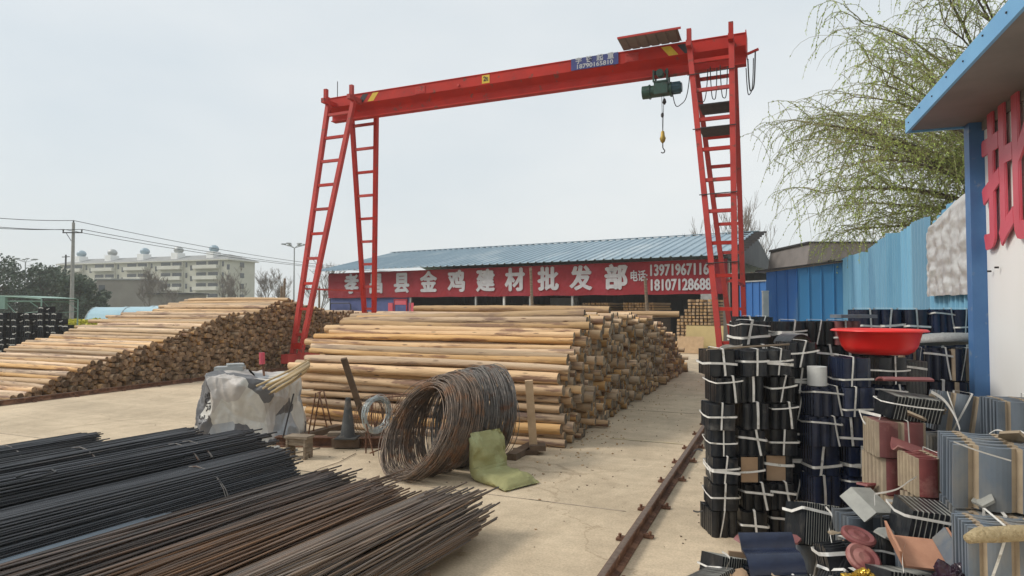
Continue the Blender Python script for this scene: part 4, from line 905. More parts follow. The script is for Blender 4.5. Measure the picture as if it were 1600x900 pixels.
def bars(tipc, w, h, r, mt_, label, group, seed, bundle, Lb=7.0, bow=.04, fan=.004, tipj=.08, z0=.06, ties=(), nmax=95, skew=0.0, cat='steel bar'):
    """tipc = ground point under the middle of the tips"""
    rnd = random.Random(seed); pr = bar_protos(mt_, r, Lb, bow); cs = heap(w, h, r, seed)
    tipc = Vector((tipc[0], tipc[1], 0)); rz = -R(5.4) + skew
    order = sorted(cs, key=lambda c: -(c[1]*1.0 + c[0]*.35)); top = order[:nmax]; rest = order[nmax:]
    root = None
    if bundle: root = thing('steel_bar_bundle', label, 'steel bars', tipc, rz, group)
    for i, (x, z) in enumerate(top):
        o = bpy.data.objects.new('steel_bar', rnd.choice(pr)); col.objects.link(o); dy = rnd.gauss(0, tipj); lz = rnd.gauss(0, fan)
        if bundle: o.parent = root; o.location = (x, dy, z+z0); o.rotation_euler = (rnd.gauss(0,fan*.4), rnd.uniform(0,.0), lz)
        else:
            q = tipc + Vector((x*math.cos(rz) - dy*math.sin(rz), x*math.sin(rz) + dy*math.cos(rz), z+z0)); o.location = q; o.rotation_euler = (rnd.gauss(0,fan*.5), 0, rz+lz); tag(o, label, cat, group)
    if rest:
        m = MB()
        for x, z in rest:
            dy = rnd.gauss(0, tipj*.7); m.ca = rnd.random(); m.tube([(x, dy-Lb, z+z0), (x, dy, z+z0)], r, 5)
        o = m.build('buried_bars', mt_, root)
        if bundle: o['kind'] = 'stuff'
        else: o.location = tipc; o.rotation_euler = (0,0,rz); tag(o, label.replace('loose ', 'many buried ').replace(' bar ', ' bars ', 1), 'steel bars', None, 'stuff')
    for ty in ties:
        for k in range(2):
            m = MB(); pts = []
            for a in range(21):
                an = 2*math.pi*a/20; pts.append((math.cos(an)*(w/2+r*1.5), ty + .02*k + .02*math.sin(an*2+k), z0 + max(-.02, math.sin(an)*(h+r*1.2))))
            m.tube(pts, .005, 5); 
            if bundle: m.build('tie_wire', M['wire_grey'], root)
    return root
GBN = 'wired bundles of dark steel bars'
bars((-6.95,4.62), .62, .24, .0063, M['bar_dark'], 'flat dark bar bundle farthest from the middle log pile, two bent ties', GBN, 1, True, Lb=5.5, ties=(-.75,-1.3), tipj=.05, fan=.002)
bars((-6.2,4.45), .50, .20, .0063, M['bar_dark'], 'small dark bar bundle second from the far edge of the bar heap', GBN, 2, True, Lb=5.5, ties=(-.6,), tipj=.06, fan=.002)
bars((-5.62,4.78), .66, .36, .009, M['bar_dark'], 'thick round dark bar bundle pointing at the tarpaulin, tied near its tip', GBN, 3, True, Lb=6, ties=(-1.05,), tipj=.05, fan=.002)
bars((-4.92,4.78), .78, .38, .0078, M['bar_dark'], 'untidy dark bar bundle with slipping wire pointing at the wooden stool', GBN, 4, True, Lb=6.5, ties=(-.55,-.68), tipj=.12, fan=.008, bow=.06)
bars((-4.2,4.45), .72, .34, .0065, M['bar_dark'], 'tight bundle of thin dark bars with one double tie, middle of the heap', GBN, 5, True, Lb=6.5, ties=(-.75,), tipj=.05, fan=.001, bow=.01)
bars((-3.72,3.0), .5, .24, .006, M['bar_blue'], 'low bundle of thin blue-grey bars between the dark and the rusty ones', GBN, 6, True, Lb=5.5, tipj=.06, fan=.001, bow=.01)
GL = 'loose steel bars in the fan-shaped heap'
bars((-3.35,4.02), .66, .26, .0063, M['bar_brown'], 'loose dark brown steel bar on the upper side of the fan', GL, 7, False, Lb=7, tipj=.16, fan=.018, bow=.1, nmax=90, z0=.1)
bars((-2.82,3.95), .62, .27, .0063, M['bar_rust'], 'loose orange-rusted steel bar in the middle of the fan', GL, 8, False, Lb=7, tipj=.14, fan=.02, bow=.1, nmax=90, z0=.1)
bars((-2.25,4.0), .68, .24, .0063, M['bar_mix'], 'loose grey-brown steel bar on the outer side of the fan by open concrete', GL, 9, False, Lb=7, tipj=.2, fan=.024, bow=.1, nmax=98, z0=.1)
# timber bearers under the bars
for y, s in ((3.3, 'front'), (1.6, 'middle')):
    m = MB(); m.bar((-7.3, y+.35, .05), (-1.95, y, .05), .1, .1); tag(m.build('timber_bearer', M['wood_dark']), 'dark timber bearer across the %s under the steel bars' % s, 'bearer')
m = MB(); pts = [(-5.3,2.2,.46),(-5.0,2.25,.47),(-4.8,2.5,.475),(-4.72,2.75,.485),(-4.76,2.95,.49),(-4.86,2.98,.49),(-4.92,2.86,.49),(-4.84,2.74,.5)]
m.tube(pts, .009, 6); tag(m.build('bent_bar', M['bar_dark'], smooth=True), 'single dark steel bar bent into a hook lying on the dark bundles', 'steel bar')
# ================================================================== WIRE COILS
def coil(name, label, c0, c1, n0, n1, r0, r1, turns, spread, wr, mt_, seed, squash=.0, group=None):
    rnd = random.Random(seed); m = MB(); S = 44
    for k in range(turns):
        t = rnd.random() if k > 4 else k/4; t = min(1, max(0, t + rnd.gauss(0,.02))); c = Vector(c0).lerp(Vector(c1), t) + Vector([rnd.gauss(0, spread*.25) for _ in range(3)])
        n = Vector(n0).lerp(Vector(n1), t) + Vector([rnd.gauss(0, .038) for _ in range(3)]); n.normalize()
        r = (r0 + (r1-r0)*t)*(1 - abs(rnd.gauss(0, spread*.85))); u = n.cross(Vector((0,0,1))).normalized(); v = u.cross(n); ph = rnd.uniform(0, 6.28); e = rnd.gauss(0, .012); dr = rnd.gauss(0,.012)
        pts = []
        for i in range(S):
            a = 2*math.pi*i/S; q = c + u*(r*math.cos(a)*(1+e)) + v*(r*math.sin(a)*(1-e-squash)) + n*(.03*math.sin(a+ph) + dr*math.sin(2*a+ph)); q.z = max(q.z, wr + rnd.random()*.002); pts.append(q)
        m.tube(pts, wr, 4, closed=True)
    return tag(m.build(name, mt_, smooth=True), label, 'wire coil', group)
P = lambda px, py, D: atD(px, py, D)
CG = 'big rusty wire coils'
coil('wire_coil', 'front rusty wire coil sprawled open and leaning low towards the steel bars', P(648,672,6.4), P(704,657,6.75), RT*-.80+FW*-.62+Vector((0,0,.58)), RT*-.80+FW*-.60+Vector((0,0,.30)), .52, .53, 170, .062, .0042, M['wire'], 2, .02, CG)
coil('wire_coil', 'rear tighter rusty wire coil standing against the wooden post', P(708,655,6.9), P(768,644,7.15), RT*-.84+FW*-.50+Vector((0,0,.26)), RT*-.86+FW*-.5+Vector((0,0,.14)), .53, .52, 200, .045, .0042, M['wire_grey'], 3, 0, CG)
coil('wire_coil', 'light galvanised wire coil hanging by the leaning plank', P(588,648,7.25), P(590,648,7.28), RT*.8+FW*-.6, RT*.8+FW*-.62, .185, .185, 26, .05, .003, M['galv'], 4, -.06)
coil('wire_coil', 'small thin dark wire ring beside the light galvanised coil', P(577,650,7.35), P(576,650,7.35), RT*.8+FW*-.55, RT*.8+FW*-.5, .2, .2, 5, .05, .003, M['wire'], 5, -.05)
# wooden post with foot behind the coils
pw = thing('wooden_prop', 'upright squared wooden prop with block foot beside the rusty coils', 'prop', W(834, 7.35), YAW)
m = MB(); m.M = Matrix.Rotation(R(-4), 4, 'Y'); m.bx(-.045,.045,-.045,.045,.1,.83); m.build('post', M['wood_new'], pw)
m = MB(); m.bx(-.24,.05,-.1,.06,0,.05); m.bx(-.05,.13,-.12,.07,.05,.11); m.build('foot', M['wood_dark'], pw)
# ================================================================== OLIVE SACK (folded like a seat)
def sack():
    path = [Vector(p) for p in ((0,.02,.52),(0,.0,.47),(0,-.02,.38),(0,-.03,.26),(0,-.03,.15),(0,-.06,.07),(0,-.16,.05),(0,-.3,.048),(0,-.42,.045),(0,-.5,.03),(0,-.53,.02))]
    thk = [.016,.022,.07,.095,.10,.10,.075,.07,.062,.045,.008]; N = len(path); m = MB(); n = 48; vs = []
    U_ = [0]
    for a, b in zip(path, path[1:]): U_.append(U_[-1]+(b-a).length)
    def sample(s):
        s *= U_[-1]
        for i in range(N-1):
            if s <= U_[i+1] + 1e-9: t = (s-U_[i])/(U_[i+1]-U_[i]); return path[i].lerp(path[i+1], t), thk[i]+(thk[i+1]-thk[i])*t, (path[i+1]-path[i]).normalized()
    rows = 70
    for i in range(rows+1):
        p, th, d = sample(i/rows); nrm = Vector((0, -d.z, d.y)) if False else Vector((0, d.z*-1, d.y)); nrm = d.cross(Vector((1,0,0))).normalized()
        for k in range(n):
            a = 2*math.pi*k/n; x = math.copysign(abs(math.cos(a))**.6, math.cos(a))*.185*(1 + (-.12 if i < 4 else 0)); y = math.copysign(abs(math.sin(a))**.8, math.sin(a))*th
            q = p + Vector((x,0,0)) + nrm*y; f = noise.noise(q*7)*.035 - .022*abs(noise.noise(Vector((q.x*16,q.y*16,q.z*7)))) + .010*math.sin(x*70 + noise.noise(q*4)*8)*(1.3 if i < 9 or 14 < i < 24 else .4); q += nrm*(f if y > 0 else -f*.3) ; q.z = max(.004, q.z); vs.append(q)
    fs = [(i*n+k, i*n+(k+1) % n, (i+1)*n+(k+1) % n, (i+1)*n+k) for i in range(rows) for k in range(n)] + [tuple(range(n-1,-1,-1)), tuple(rows*n+k for k in range(n))]
    m.add(vs, fs); return m
sk = sack().build('woven_sack', M['sack'], smooth=True); p = W(760, 6.33); sk.location = p; sk.rotation_euler = (0,0,YAW+R(42)); sk.scale = (1.14,1.0,.86)
tag(sk, 'olive green woven sack folded upright like a seat against the coils', 'sack')
# ================================================================== TARPAULIN HEAP
def tarp():
    m = MB()
    def fn(u, v):
        a = 2*math.pi*u; h = 1-v; cx, sy = math.cos(a), math.sin(a); se = .62
        rx = .60*(1 + .10*(1-h)); ry = .50; top = .98 - .10*(cx*.5+.5) 
        x = math.copysign(abs(cx)**se, cx); y = math.copysign(abs(sy)**se, sy)
        prof = 1 - .15*h**2 - .0 if h < .8 else (1-.096)*max(0, (1-h)/.2)**.45
        z = top*min(1, h/.8)**.8 if h < .8 else top*(1 + .035*math.sin((h-.8)/.2*1.5))
        q = Vector((x*rx*prof, y*ry*prof, z))
        f1 = noise.noise(q*1.9+Vector((4,1,7)))*.15; r_ = (1-abs(noise.noise(Vector((q.x*3.2,q.y*3.2,q.z*1.5))+Vector((9,2,1))))*2)**2; r2 = (1-abs(noise.noise(Vector((q.x*8+q.z*2,q.y*8,q.z*2.2))+Vector((3,3,3))))*2)**2
        q += Vector((x, y, .35)).normalized()*(f1*.8 + .07*r_ + .028*r2*(.4+.6*(1-h)) + .10*max(0,.35-h)**1.2*(1+noise.noise(Vector((a*1.6,1,2)))*1.5) + .11*min(.22, (lambda D_: D_[1]-D_[0])(noise.voronoi(Vector((q.x*3.0, q.y*3.0, q.z*1.8))+noise.noise_vector(q*2)*.3)[0])) + .014*min(.2, (lambda D_: D_[1]-D_[0])(noise.voronoi(q*10+Vector((5,5,5)))[0])))
        if v > .96: q.z = .02 + .03*abs(noise.noise(q*6))
        q.z = max(.008, q.z); return q
    m.grid(fn, 300, 140); return m
def tarpmat():
    m = mat('greyish_printed_tarpaulin', (.52,.51,.49), (.43,.42,.40), 6, .5, bump=.35, bscale=9); t = m.node_tree; N = t.nodes.new; L = t.links.new; b = t.nodes['Principled BSDF']; src = b.inputs['Base Color'].links[0].from_socket
    tc = N('ShaderNodeTexCoord'); mp = N('ShaderNodeMapping'); mp.inputs['Scale'].default_value = (1.6,2.2,1.7); mp.inputs['Location'].default_value = (.35,.2,.15); mp.inputs['Rotation'].default_value = (.3,.5,.2); L(tc.outputs['Object'], mp.inputs[0])
    vo = N('ShaderNodeTexVoronoi'); vo.inputs['Scale'].default_value = 1.7; L(mp.outputs[0], vo.inputs['Vector'])
    sp = N('ShaderNodeSeparateColor'); L(vo.outputs['Color'], sp.inputs[0]); r = N('ShaderNodeValToRGB'); e = r.color_ramp.elements; r.color_ramp.interpolation = 'CONSTANT'
    e[0].position = 0; e[0].color = (.13,.13,.14,1); e[1].position = .28; e[1].color = (.36,.38,.41,1)
    for ps, c in ((.46,(.56,.55,.52,1)), (.72,(.47,.44,.42,1)), (.86,(.60,.58,.54,1))): q = e.new(ps); q.color = c
    L(sp.outputs[0], r.inputs[0]); mx = N('ShaderNodeMix'); mx.data_type = 'RGBA'; mx.blend_type = 'MULTIPLY'; mx.inputs[0].default_value = 1; L(r.outputs[0], mx.inputs[6]); L(src, mx.inputs[7])
    hs = N('ShaderNodeHueSaturation'); hs.inputs['Value'].default_value = 2.0; L(mx.outputs[2], hs.inputs['Color']); L(hs.outputs[0], b.inputs['Base Color']); return m
tp = thing('tarpaulin_heap', 'crumpled grey and white printed tarpaulin draped over a waist-high heap', 'tarpaulin', W(396, 8.2), YAW); TS = Vector((.80,.85,.84)); tp.scale = TS
tm = tarp(); tmo = tm.build('tarpaulin', tarpmat(), tp, smooth=True)
from mathutils.bvhtree import BVHTree
bv = BVHTree.FromPolygons(tm.v, tm.f)
mt = MB()
for s_, x0, z0 in (('EUR', -.48, .62), ('31', -.55, .36)):
    t_ = MB(); text_mb(t_, s_, .15, Matrix.Translation((x0,-1.2,z0)) @ Matrix.Rotation(R(90), 4, 'X') @ Matrix.Rotation(R(-78), 4, 'Z'), .001, .01)
    vs = []
    for v in t_.v:
        hit = bv.ray_cast(Vector(v), Vector((0,1,0))); q = (hit[0] if hit[0] is not None else Vector((v[0], -.4, v[2]))) - Vector((0,.006+.002*(v[1] < -1.2),0)); vs.append(q)
    mt.add(vs, t_.f)
mt.build('lettering', M['dark_steel'], tmo)
m = MB(); m.box((0,0,.03), (.34,.2,.05)); m.box((.05,.05,.07), (.2,.2,.03), Matrix.Rotation(.3,3,'Z')); o = m.build('folded_sheet', M['galv_steel']); hit = bv.ray_cast(Vector((-.33,-.05,3)), Vector((0,0,-1))); o.location = tp.location + RT*-.27 + FW*-.04 + Vector((0,0,hit[0].z*.84-.02)); o.rotation_euler = (0,0,.6); tag(o, 'folded light sheet lying on the top corner of the tarpaulin', 'sheet')
# red topped stick
q = W(418, 8.3); m = MB(); m.tube([(0,0,.5),(-.06,0,1.0)], .014, 6); rs = thing('red_capped_stick', 'thin brown stick with a red cap leaning on the tarpaulin top', 'stick', q, YAW)
m.build('shaft', M['rust'], rs); m = MB(); m.tube([(-.06,0,.93),(-.066,0,1.08)], .036, 12); m.build('cap', M['sign_red'], rs)
# cement rubble at the foot
def rubble(pts, nm, mt_, label, s0, s1, n, seed):
    rnd = random.Random(seed); m = MB()
    for k in range(n):
        (cx, cy, sx, sy) = rnd.choice(pts); p = Vector((cx + rnd.gauss(0,sx), cy + rnd.gauss(0,sy), 0)); s = rnd.uniform(s0, s1); vs = []
        for i, d in enumerate(((-1,-1,-1),(1,-1,-1),(1,1,-1),(-1,1,-1),(-1,-1,1),(1,-1,1),(1,1,1),(-1,1,1))): vs.append(Vector((d[0]*s*rnd.uniform(.5,1), d[1]*s*rnd.uniform(.4,1), d[2]*s*rnd.uniform(.2,.6))))
        Mr = Matrix.Rotation(rnd.uniform(0,6), 4, 'Z'); m.ca = rnd.random(); m.add([Mr @ v + p + Vector((0,0,s*.35)) for v in vs], [(0,3,2,1),(4,5,6,7),(0,1,5,4),(1,2,6,5),(2,3,7,6),(3,0,4,7)])
    return tag(m.build(nm, mt_), label, 'debris', kind='stuff')
a = W(350, 7.75); rubble([(a.x, a.y, .16, .12), (a.x+.5, a.y+.0, .3, .08)], 'rubble', M['grey_tile'], 'broken grey lumps and scraps at the foot of the tarpaulin', .015, .06, 120, 1)
rubble([(-4.5, 6.2, 2.2, .5), (-1.6, 8.2, .5, 2.5), (-.6,5,.2,2), (-2, 5.5,1.5,1.2), (-.9,12,1,3), (-2.3,8.6,.2,2.6)], 'debris', M['wood_old'], 'scattered bark bits and grit on the concrete', .003, .011, 260, 2)
rubble([(-2.2,9,.25,2.6),(-2.35,7.6,.3,.5),(-4.5,6.95,1.6,.12),(-2.0,13,.3,2.5)], 'bark_chips', M['wood_new'], 'pale wood chips and bark lying along the foot of the middle pile', .004, .014, 260, 8)
rubble([(-.2,4.2,.12,.5), (.1,3.4,.3,.2)], 'debris', M['card'], 'small cardboard scraps and grit between the rail and the tiles', .006, .02, 60, 3)
# thin canes lying over the tarpaulin onto the logs
for k, (a_, b_) in enumerate([((401,603,7.9),(484,562,8.6)), ((411,607,7.8),(482,566,8.5)), ((420,608,7.75),(483,571,8.4)), ((424,613,7.7),(482,575,8.4)), ((416,602,7.85),(470,577,8.3)), ((430,612,7.8),(478,580,8.4)), ((421,616,7.7),(470,584,8.2)), ((426,604,7.85),(483,568,8.5))]):
    a_ = P(a_[0], a_[1], a_[2]-.45); b_ = P(b_[0], b_[1], b_[2]-.3); m = MB(); m.tube([a_, a_.lerp(b_,.5)+Vector((0,0,-.012)), b_], [.011+.002*(k % 3),.013+.002*(k % 3),.015+.002*(k % 3)], 7)
    lb = ['longest pale cane, uppermost of the bunch on the tarpaulin','second uppermost pale cane of the bunch on the tarpaulin','pale cane in the middle of the bunch between tarpaulin and logs','pale cane just under the middle of the bunch','short pale cane buried inside the bunch','short lower pale cane near the log ends','lowest brown cane of the bunch between tarpaulin and logs','cane close beneath the two uppermost ones'][k]
    tag(m.build('cane', M['bamboo'] if k != 6 else M['wood_old'], smooth=True), lb, 'cane', 'bunch of thin canes between tarpaulin and logs')
# rusty channel beam on the ground
a_ = atZ(432, 697, 0); b_ = atZ(628, 699, 0); d = (b_-a_).normalized(); s_ = Vector((-d.y, d.x, 0))
m = MB(); m.prism([(-.06,0),(.06,0),(.06,.012),(.006,.02),(.006,.10),(.06,.108),(.06,.12),(-.06,.12),(-.06,.108),(-.006,.10),(-.006,.02),(-.06,.012)], a_, b_, s_, (0,0,1)); tag(m.build('steel_beam', M['rust']), 'long rusty flanged steel beam on the ground behind the stool', 'beam')
m = MB(); a2_ = W(515, 7.75, .14); b2_ = W(612, 7.8, .14); m.bar(a2_, b2_, .12, .05); tag(m.build('timber_plank', M['wood_old']), 'grey plank lying behind the cone on the rusty beam', 'plank')
# leaning plank and thin rods
m = MB(); m.bar(P(537,560,7.0), P(568,655,7.35), .065, .03, FW); tag(m.build('leaning_plank', M['wood_dark']), 'dark narrow plank leaning steeply on the near log face', 'plank')
m = MB(); m.tube([P(459,615,7.55), P(442,684,7.5)], .009, 6); tag(m.build('thin_rod', M['dark_steel']), 'thin dark rod leaning at the right edge of the tarpaulin', 'rod')
m = MB(); m.tube([P(572,662,6.95), P(584,712,6.9)], .008, 6); m.tube([P(578,708,6.85), P(600,700,7.0)], .008, 6); tag(m.build('thin_rod', M['rust']), 'short rusty rod on the ground left of the big coil', 'rod')
# trestles of bent bar
def trestle(apx, apy, D, l, r_, label, depth=.18):
    m = MB(); A = P(apx, apy, D); 
    for dz in (0, depth):
        off = FW*dz; m.tube([P(l[0], l[1], D)+off, A+off+RT*-.02, A+off+RT*.02, P(r_[0], r_[1], D)+off], .0085, 6)
    m.tube([A, A+FW*depth], .008, 6); tag(m.build('bar_trestle', M['rust'], smooth=True), label, 'trestle', 'bent rusty bar trestles before the near log face')
trestle(496,614,7.5,(482,678),(511,668),'rusty bent bar trestle nearest the tarpaulin')
# small lattice girder piece
m = MB(); a_ = P(575,622,7.5); b_ = P(642,618,7.4); 
m.tube([a_, b_], .009, 5); c_ = P(572,675,7.35); d_ = P(640,680,7.3); m.tube([c_, d_], .009, 5); e_ = a_+FW*.2; f_ = b_+FW*.2; m.tube([e_, f_], .009, 5)
for k in range(5):
    t = k/5; t2 = (k+.5)/5; t3 = (k+1)/5; m.tube([c_.lerp(d_,t), a_.lerp(b_,t2), c_.lerp(d_,t3)], .007, 5); m.tube([c_.lerp(d_,t), e_.lerp(f_,t2), c_.lerp(d_,t3)], .007, 5)
m.tube([c_, c_-Vector((0,0,c_.z))], .009, 5); m.tube([d_, d_-Vector((0,0,d_.z))], .009, 5); m.tube([e_, Vector((e_.x, e_.y, 0))], .009, 5); m.tube([f_, Vector((f_.x,f_.y,0))], .009, 5)
tag(m.build('lattice_frame', M['rust']), 'rusty welded lattice frame of thin bars behind the galvanised coil', 'frame')
# cone
cn = thing('traffic_cone', 'sooty dark rubber cone standing beside the leaning plank', 'cone', W(545, 7.62, .12), YAW)
m = MB(); m.lathe([(.105,0),(.105,.02),(.085,.035),(.03,.46),(.028,.475),(.0,.478)], 24, closed_top=True); m.build('cone_body', M['cone'], cn, smooth=True)
m = MB(); m.bx(-.125,.125,-.125,.125,0,.018); m.build('foot', M['cone'], cn)
m = MB(); m.bx(-.16,.16,-.12,.12,.0,.1); o = m.build('timber_block', M['wood_dark'], loc=W(545,7.68,.017)); tag(o, 'dark timber block under the sooty cone', 'block'); o.rotation_euler = (0,0,YAW)
# stool
st = thing('wooden_stool', 'small weathered wooden stool with notched board legs', 'stool', W(470, 7.12), YAW+R(-14))
m = MB(); m.bx(-.14,.14,-.085,.085,.225,.25); m.build('seat', M['wood_old'], st)
for s in (-1, 1):
    m = MB(); x = s*.1; hw = .08; prof = [(-hw,0),(-hw*.35,0),(0,.085),(hw*.35,0),(hw,0),(hw,.225),(-hw,.225)]; m.prism(prof, (x-.011+s*.008,0,0), (x+.011+s*.008,0,0), (0,1,0), (0,0,1)); m.build('leg', M['wood_old'], st)
m = MB(); m.bx(-.095,.095,-.07,-.052,.15,.224); m.bx(-.095,.095,.052,.07,.15,.224); m.build('apron', M['wood_old'], st)
# slack rope near the beam
m = MB(); pts = [P(430,720,7.0)]; pts = [atZ(x, y, .012) for x, y in ((345,736),(400,722),(440,712),(470,706),(500,700),(515,722),(505,735),(480,745),(450,742))]; m.tube(pts[:5], .006, 5); tag(m.build('thin_wire', M['wire'], smooth=True), 'thin slack wire on the concrete in front of the tarpaulin', 'wire')
m = MB(); m.tube([atZ(x, y, .01) for x, y in ((474,745),(500,732),(530,722),(556,708))], .0035, 5); tag(m.build('thin_wire', M['wire'], smooth=True), 'thin wire on open concrete right of the stool', 'wire')
# ================================================================== ROOF TILE BUNDLES
def sheet(m, w, h, y, lobes, amp, th, ha=0, hb=0, cm_hi=0, cm_lo=0, cut=.35, ph=0.0):
    n = lobes*8; pr = []
    for i in range(n+1):
        t = i/n; s = abs(math.sin(math.pi*(lobes*t+ph))); pr.append((-w/2+w*t, -amp*(s**.8), s))
    for i in range(n):
        (x0,y0,s0),(x1,y1,s1) = pr[i], pr[i+1]; m.cm = cm_hi if (s0+s1)/2 > cut else cm_lo
        z0, z1 = ha, h+hb
        vs = [(x0,y+y0,z0),(x1,y+y1,z0),(x1,y+y1,z1),(x0,y+y0,z1),(x0,y+y0+th,z0),(x1,y+y1+th,z0),(x1,y+y1+th,z1),(x0,y+y0+th,z1)]
        fs = [(0,1,2,3),(5,4,7,6),(3,2,6,7),(0,4,5,1)]
        if i == 0: fs.append((0,3,7,4))
        if i == n-1: fs.append((1,5,6,2))
        m.add(vs, fs)
    m.cm = 0
BW, BD, BH = .2, .3, .193
def strap_mesh(kind, seed, ws=1.0):
    rnd = random.Random(seed); m = MB(); w = rnd.uniform(.009,.021)*ws
    if kind == 'v':
        x = rnd.uniform(-.045,.05); tl = rnd.uniform(-.045,.04); yf = -BD/2-.006
        pts = [(x+tl*(1-t), yf - .003*math.sin(t*5+seed), .004+(BH+.004)*t) for t in (0,.2,.4,.6,.8,1)] + [(x-.1*0, -BD/2+.03, BH+.010), (x, 0, BH+.010), (x, BD/2, BH+.010), (x, BD/2+.006, BH*.4), (x, BD/2+.006, .01)]
        m.ribbon(pts, (1,0,.1), w)
    else:
        z = BH*rnd.uniform(.2,.85); tl = rnd.uniform(-.012,.012); yf = -BD/2-.009; sag = rnd.uniform(-.003,.006)
        pts = [(-BW/2-.007, BD/2, z), (-BW/2-.008, 0, z-.01), (-BW/2-.007, yf+.008, z+tl)] + [(-BW/2+BW*t, yf-.002, z+tl*(1-2*t)-sag*math.sin(math.pi*t)) for t in (0.02,.25,.5,.75,.98)] + [(BW/2+.007, yf+.008, z-tl), (BW/2+.008, 0, z), (BW/2+.007, BD/2, z), (-BW/2-.007, BD/2+.006, z)]
        m.ribbon(pts, (0,.05,1), w)
    return m
def block_proto(style, seed):
    rnd = random.Random(seed); root = bpy.data.objects.new('tile_bundle', None); col.objects.link(root); m = MB()
    if style in ('black','navy','maroonb'):
        mm = {'black':'glazed','navy':'navy','maroonb':'maroon'}[style]; k = 8
        for i in range(k): sheet(m, BW*rnd.uniform(.93,1.0), BH, -BD/2+.022+i*(BD-.03)/k, 3 if seed % 2 else 2, .02, .016, 0, -rnd.random()*.014)
        m.build('tiles', [M[mm]], root)
    elif style == 'cardfront':
        for i in range(8): sheet(m, BW, BH, -BD/2+.022+i*(BD-.03)/8, 3, .02, .016)
        m.build('tiles', [M['glazed']], root); m = MB(); m.bx(-BW*.44, BW*.22, -BD/2-.004, -BD/2-.001, .004, BH-.006); m.build('cardboard', M['card'], root)
    elif style in ('greybuff','navybuff','maroonbuff','plaingrey'):
        hi = {'greybuff':'greyblue','navybuff':'navy','maroonbuff':'maroon','plaingrey':'greyblue'}[style]
        for i in range(6): sheet(m, BW*rnd.uniform(.97,1), BH, -BD/2+.03+i*(BD-.04)/6, 2 + (style == 'greybuff'), .026, .022, 0, -rnd.random()*.006, 0, 1 if style != 'plaingrey' else 0, .45 if style != 'greybuff' else .5, .5 if style == 'greybuff' else 0)
        m.build('tiles', [M[hi], M['buff']], root)
    elif style == 'slats':
        n = 15
        for i in range(n):
            x = -BW/2 + BW*(i+.5)/n; lean = .012; m.add([(x-BW/n*.36,-BD/2,0),(x+BW/n*.34,-BD/2,0),(x+BW/n*.34+lean,-BD/2,BH-rnd.random()*.006),(x-BW/n*.36+lean,-BD/2,BH-rnd.random()*.006),(x-BW/n*.36,BD/2,0),(x+BW/n*.34,BD/2,0),(x+BW/n*.34+lean,BD/2,BH),(x-BW/n*.36+lean,BD/2,BH)], [(0,1,2,3),(5,4,7,6),(3,2,6,7),(1,5,6,2),(0,3,7,4)])
        m.build('tiles', [M['glazed']], root); m = MB()
        for i in range(1, n): x = -BW/2 + BW*(i+.5)/n; lean = .012; m.add([(x-BW/n*.48,-BD/2-.002,0),(x-BW/n*.40,-BD/2-.002,0),(x-BW/n*.40+lean,-BD/2-.002,BH),(x-BW/n*.48+lean,-BD/2-.002,BH),(x-BW/n*.48,BD/2,0),(x-BW/n*.40,BD/2,0),(x-BW/n*.40+lean,BD/2,BH),(x-BW/n*.48+lean,BD/2,BH)], [(0,1,2,3),(5,4,7,6),(3,2,6,7),(0,3,7,4)])
        m.build('tile_edges', [M['grey_tile']], root)
    if style == 'farblack':
        for i in range(8): sheet(m, BW*rnd.uniform(.96,1.0), BH, -BD/2+.022+i*(BD-.03)/8, 3, .02, .016)
        m.build('tiles', [M['glazed']], root)
        if seed % 5 != 1:
            z = BH*rnd.uniform(.15,.85); x0 = -BW/2+BW*rnd.uniform(0,.35); x1 = x0+BW*rnd.uniform(.5,.9); m = MB(); m.ribbon([(x0,-BD/2-.01,z),((x0+x1)/2,-BD/2-.014,z+rnd.uniform(-.01,.03)),(x1,-BD/2-.01,z+rnd.uniform(-.02,.04))], (0,0,1), .032); m.build('strap', M['strap'], root)
    elif style in ('black','navy','maroonb'):
        strap_mesh('v', seed).build('strap', M['strap'], root)
        if seed % 4 != 1: strap_mesh('h', seed).build('strap', M['strap'], root)
        if seed % 5 == 0: strap_mesh('h', seed+50).build('strap', M['strap'], root)
    elif style == 'cardfront': strap_mesh('h', seed).build('strap', M['strap'], root)
    elif style == 'slats': strap_mesh('h', seed+9).build('strap', M['strap'], root)
    else: strap_mesh('v', seed, .42).build('strap', M['strap'], root)
    return root
PROT = {}; USED = set()
for stl, n in (('black',12),('navy',7),('maroonb',2),('cardfront',2),('greybuff',3),('navybuff',3),('maroonbuff',2),('plaingrey',2),('slats',2)): PROT[stl] = [block_proto(stl, 10*i+len(stl)+i) for i in range(n)]
bpy.context.view_layer.update()
rt_ = random.Random(99)
def bundle(style, loc, rz, w, h, label, d=.3, group=None, rot=None, idx=None):
    pr = PROT[style][idx if idx is not None else rt_.randrange(len(PROT[style]))]
    rot = rot if rot else (0, 0, rz); sc = (w/BW, d/BD, h/BH)
    if pr.name not in USED:
        USED.add(pr.name); o = pr; kids(pr); o.location = loc; o.rotation_euler = rot; o.scale = sc
    else: o = dup(pr, loc, rot, None, sc)
    tag(o, label, 'tile bundle', group); return o
COLR = {'black':'black glazed','navy':'navy glazed','maroonb':'maroon','cardfront':'cardboard-faced black','greybuff':'slate and buff striped','navybuff':'navy and brown striped','maroonbuff':'maroon and buff','plaingrey':'dusty slate','slats':'edge-on black'}
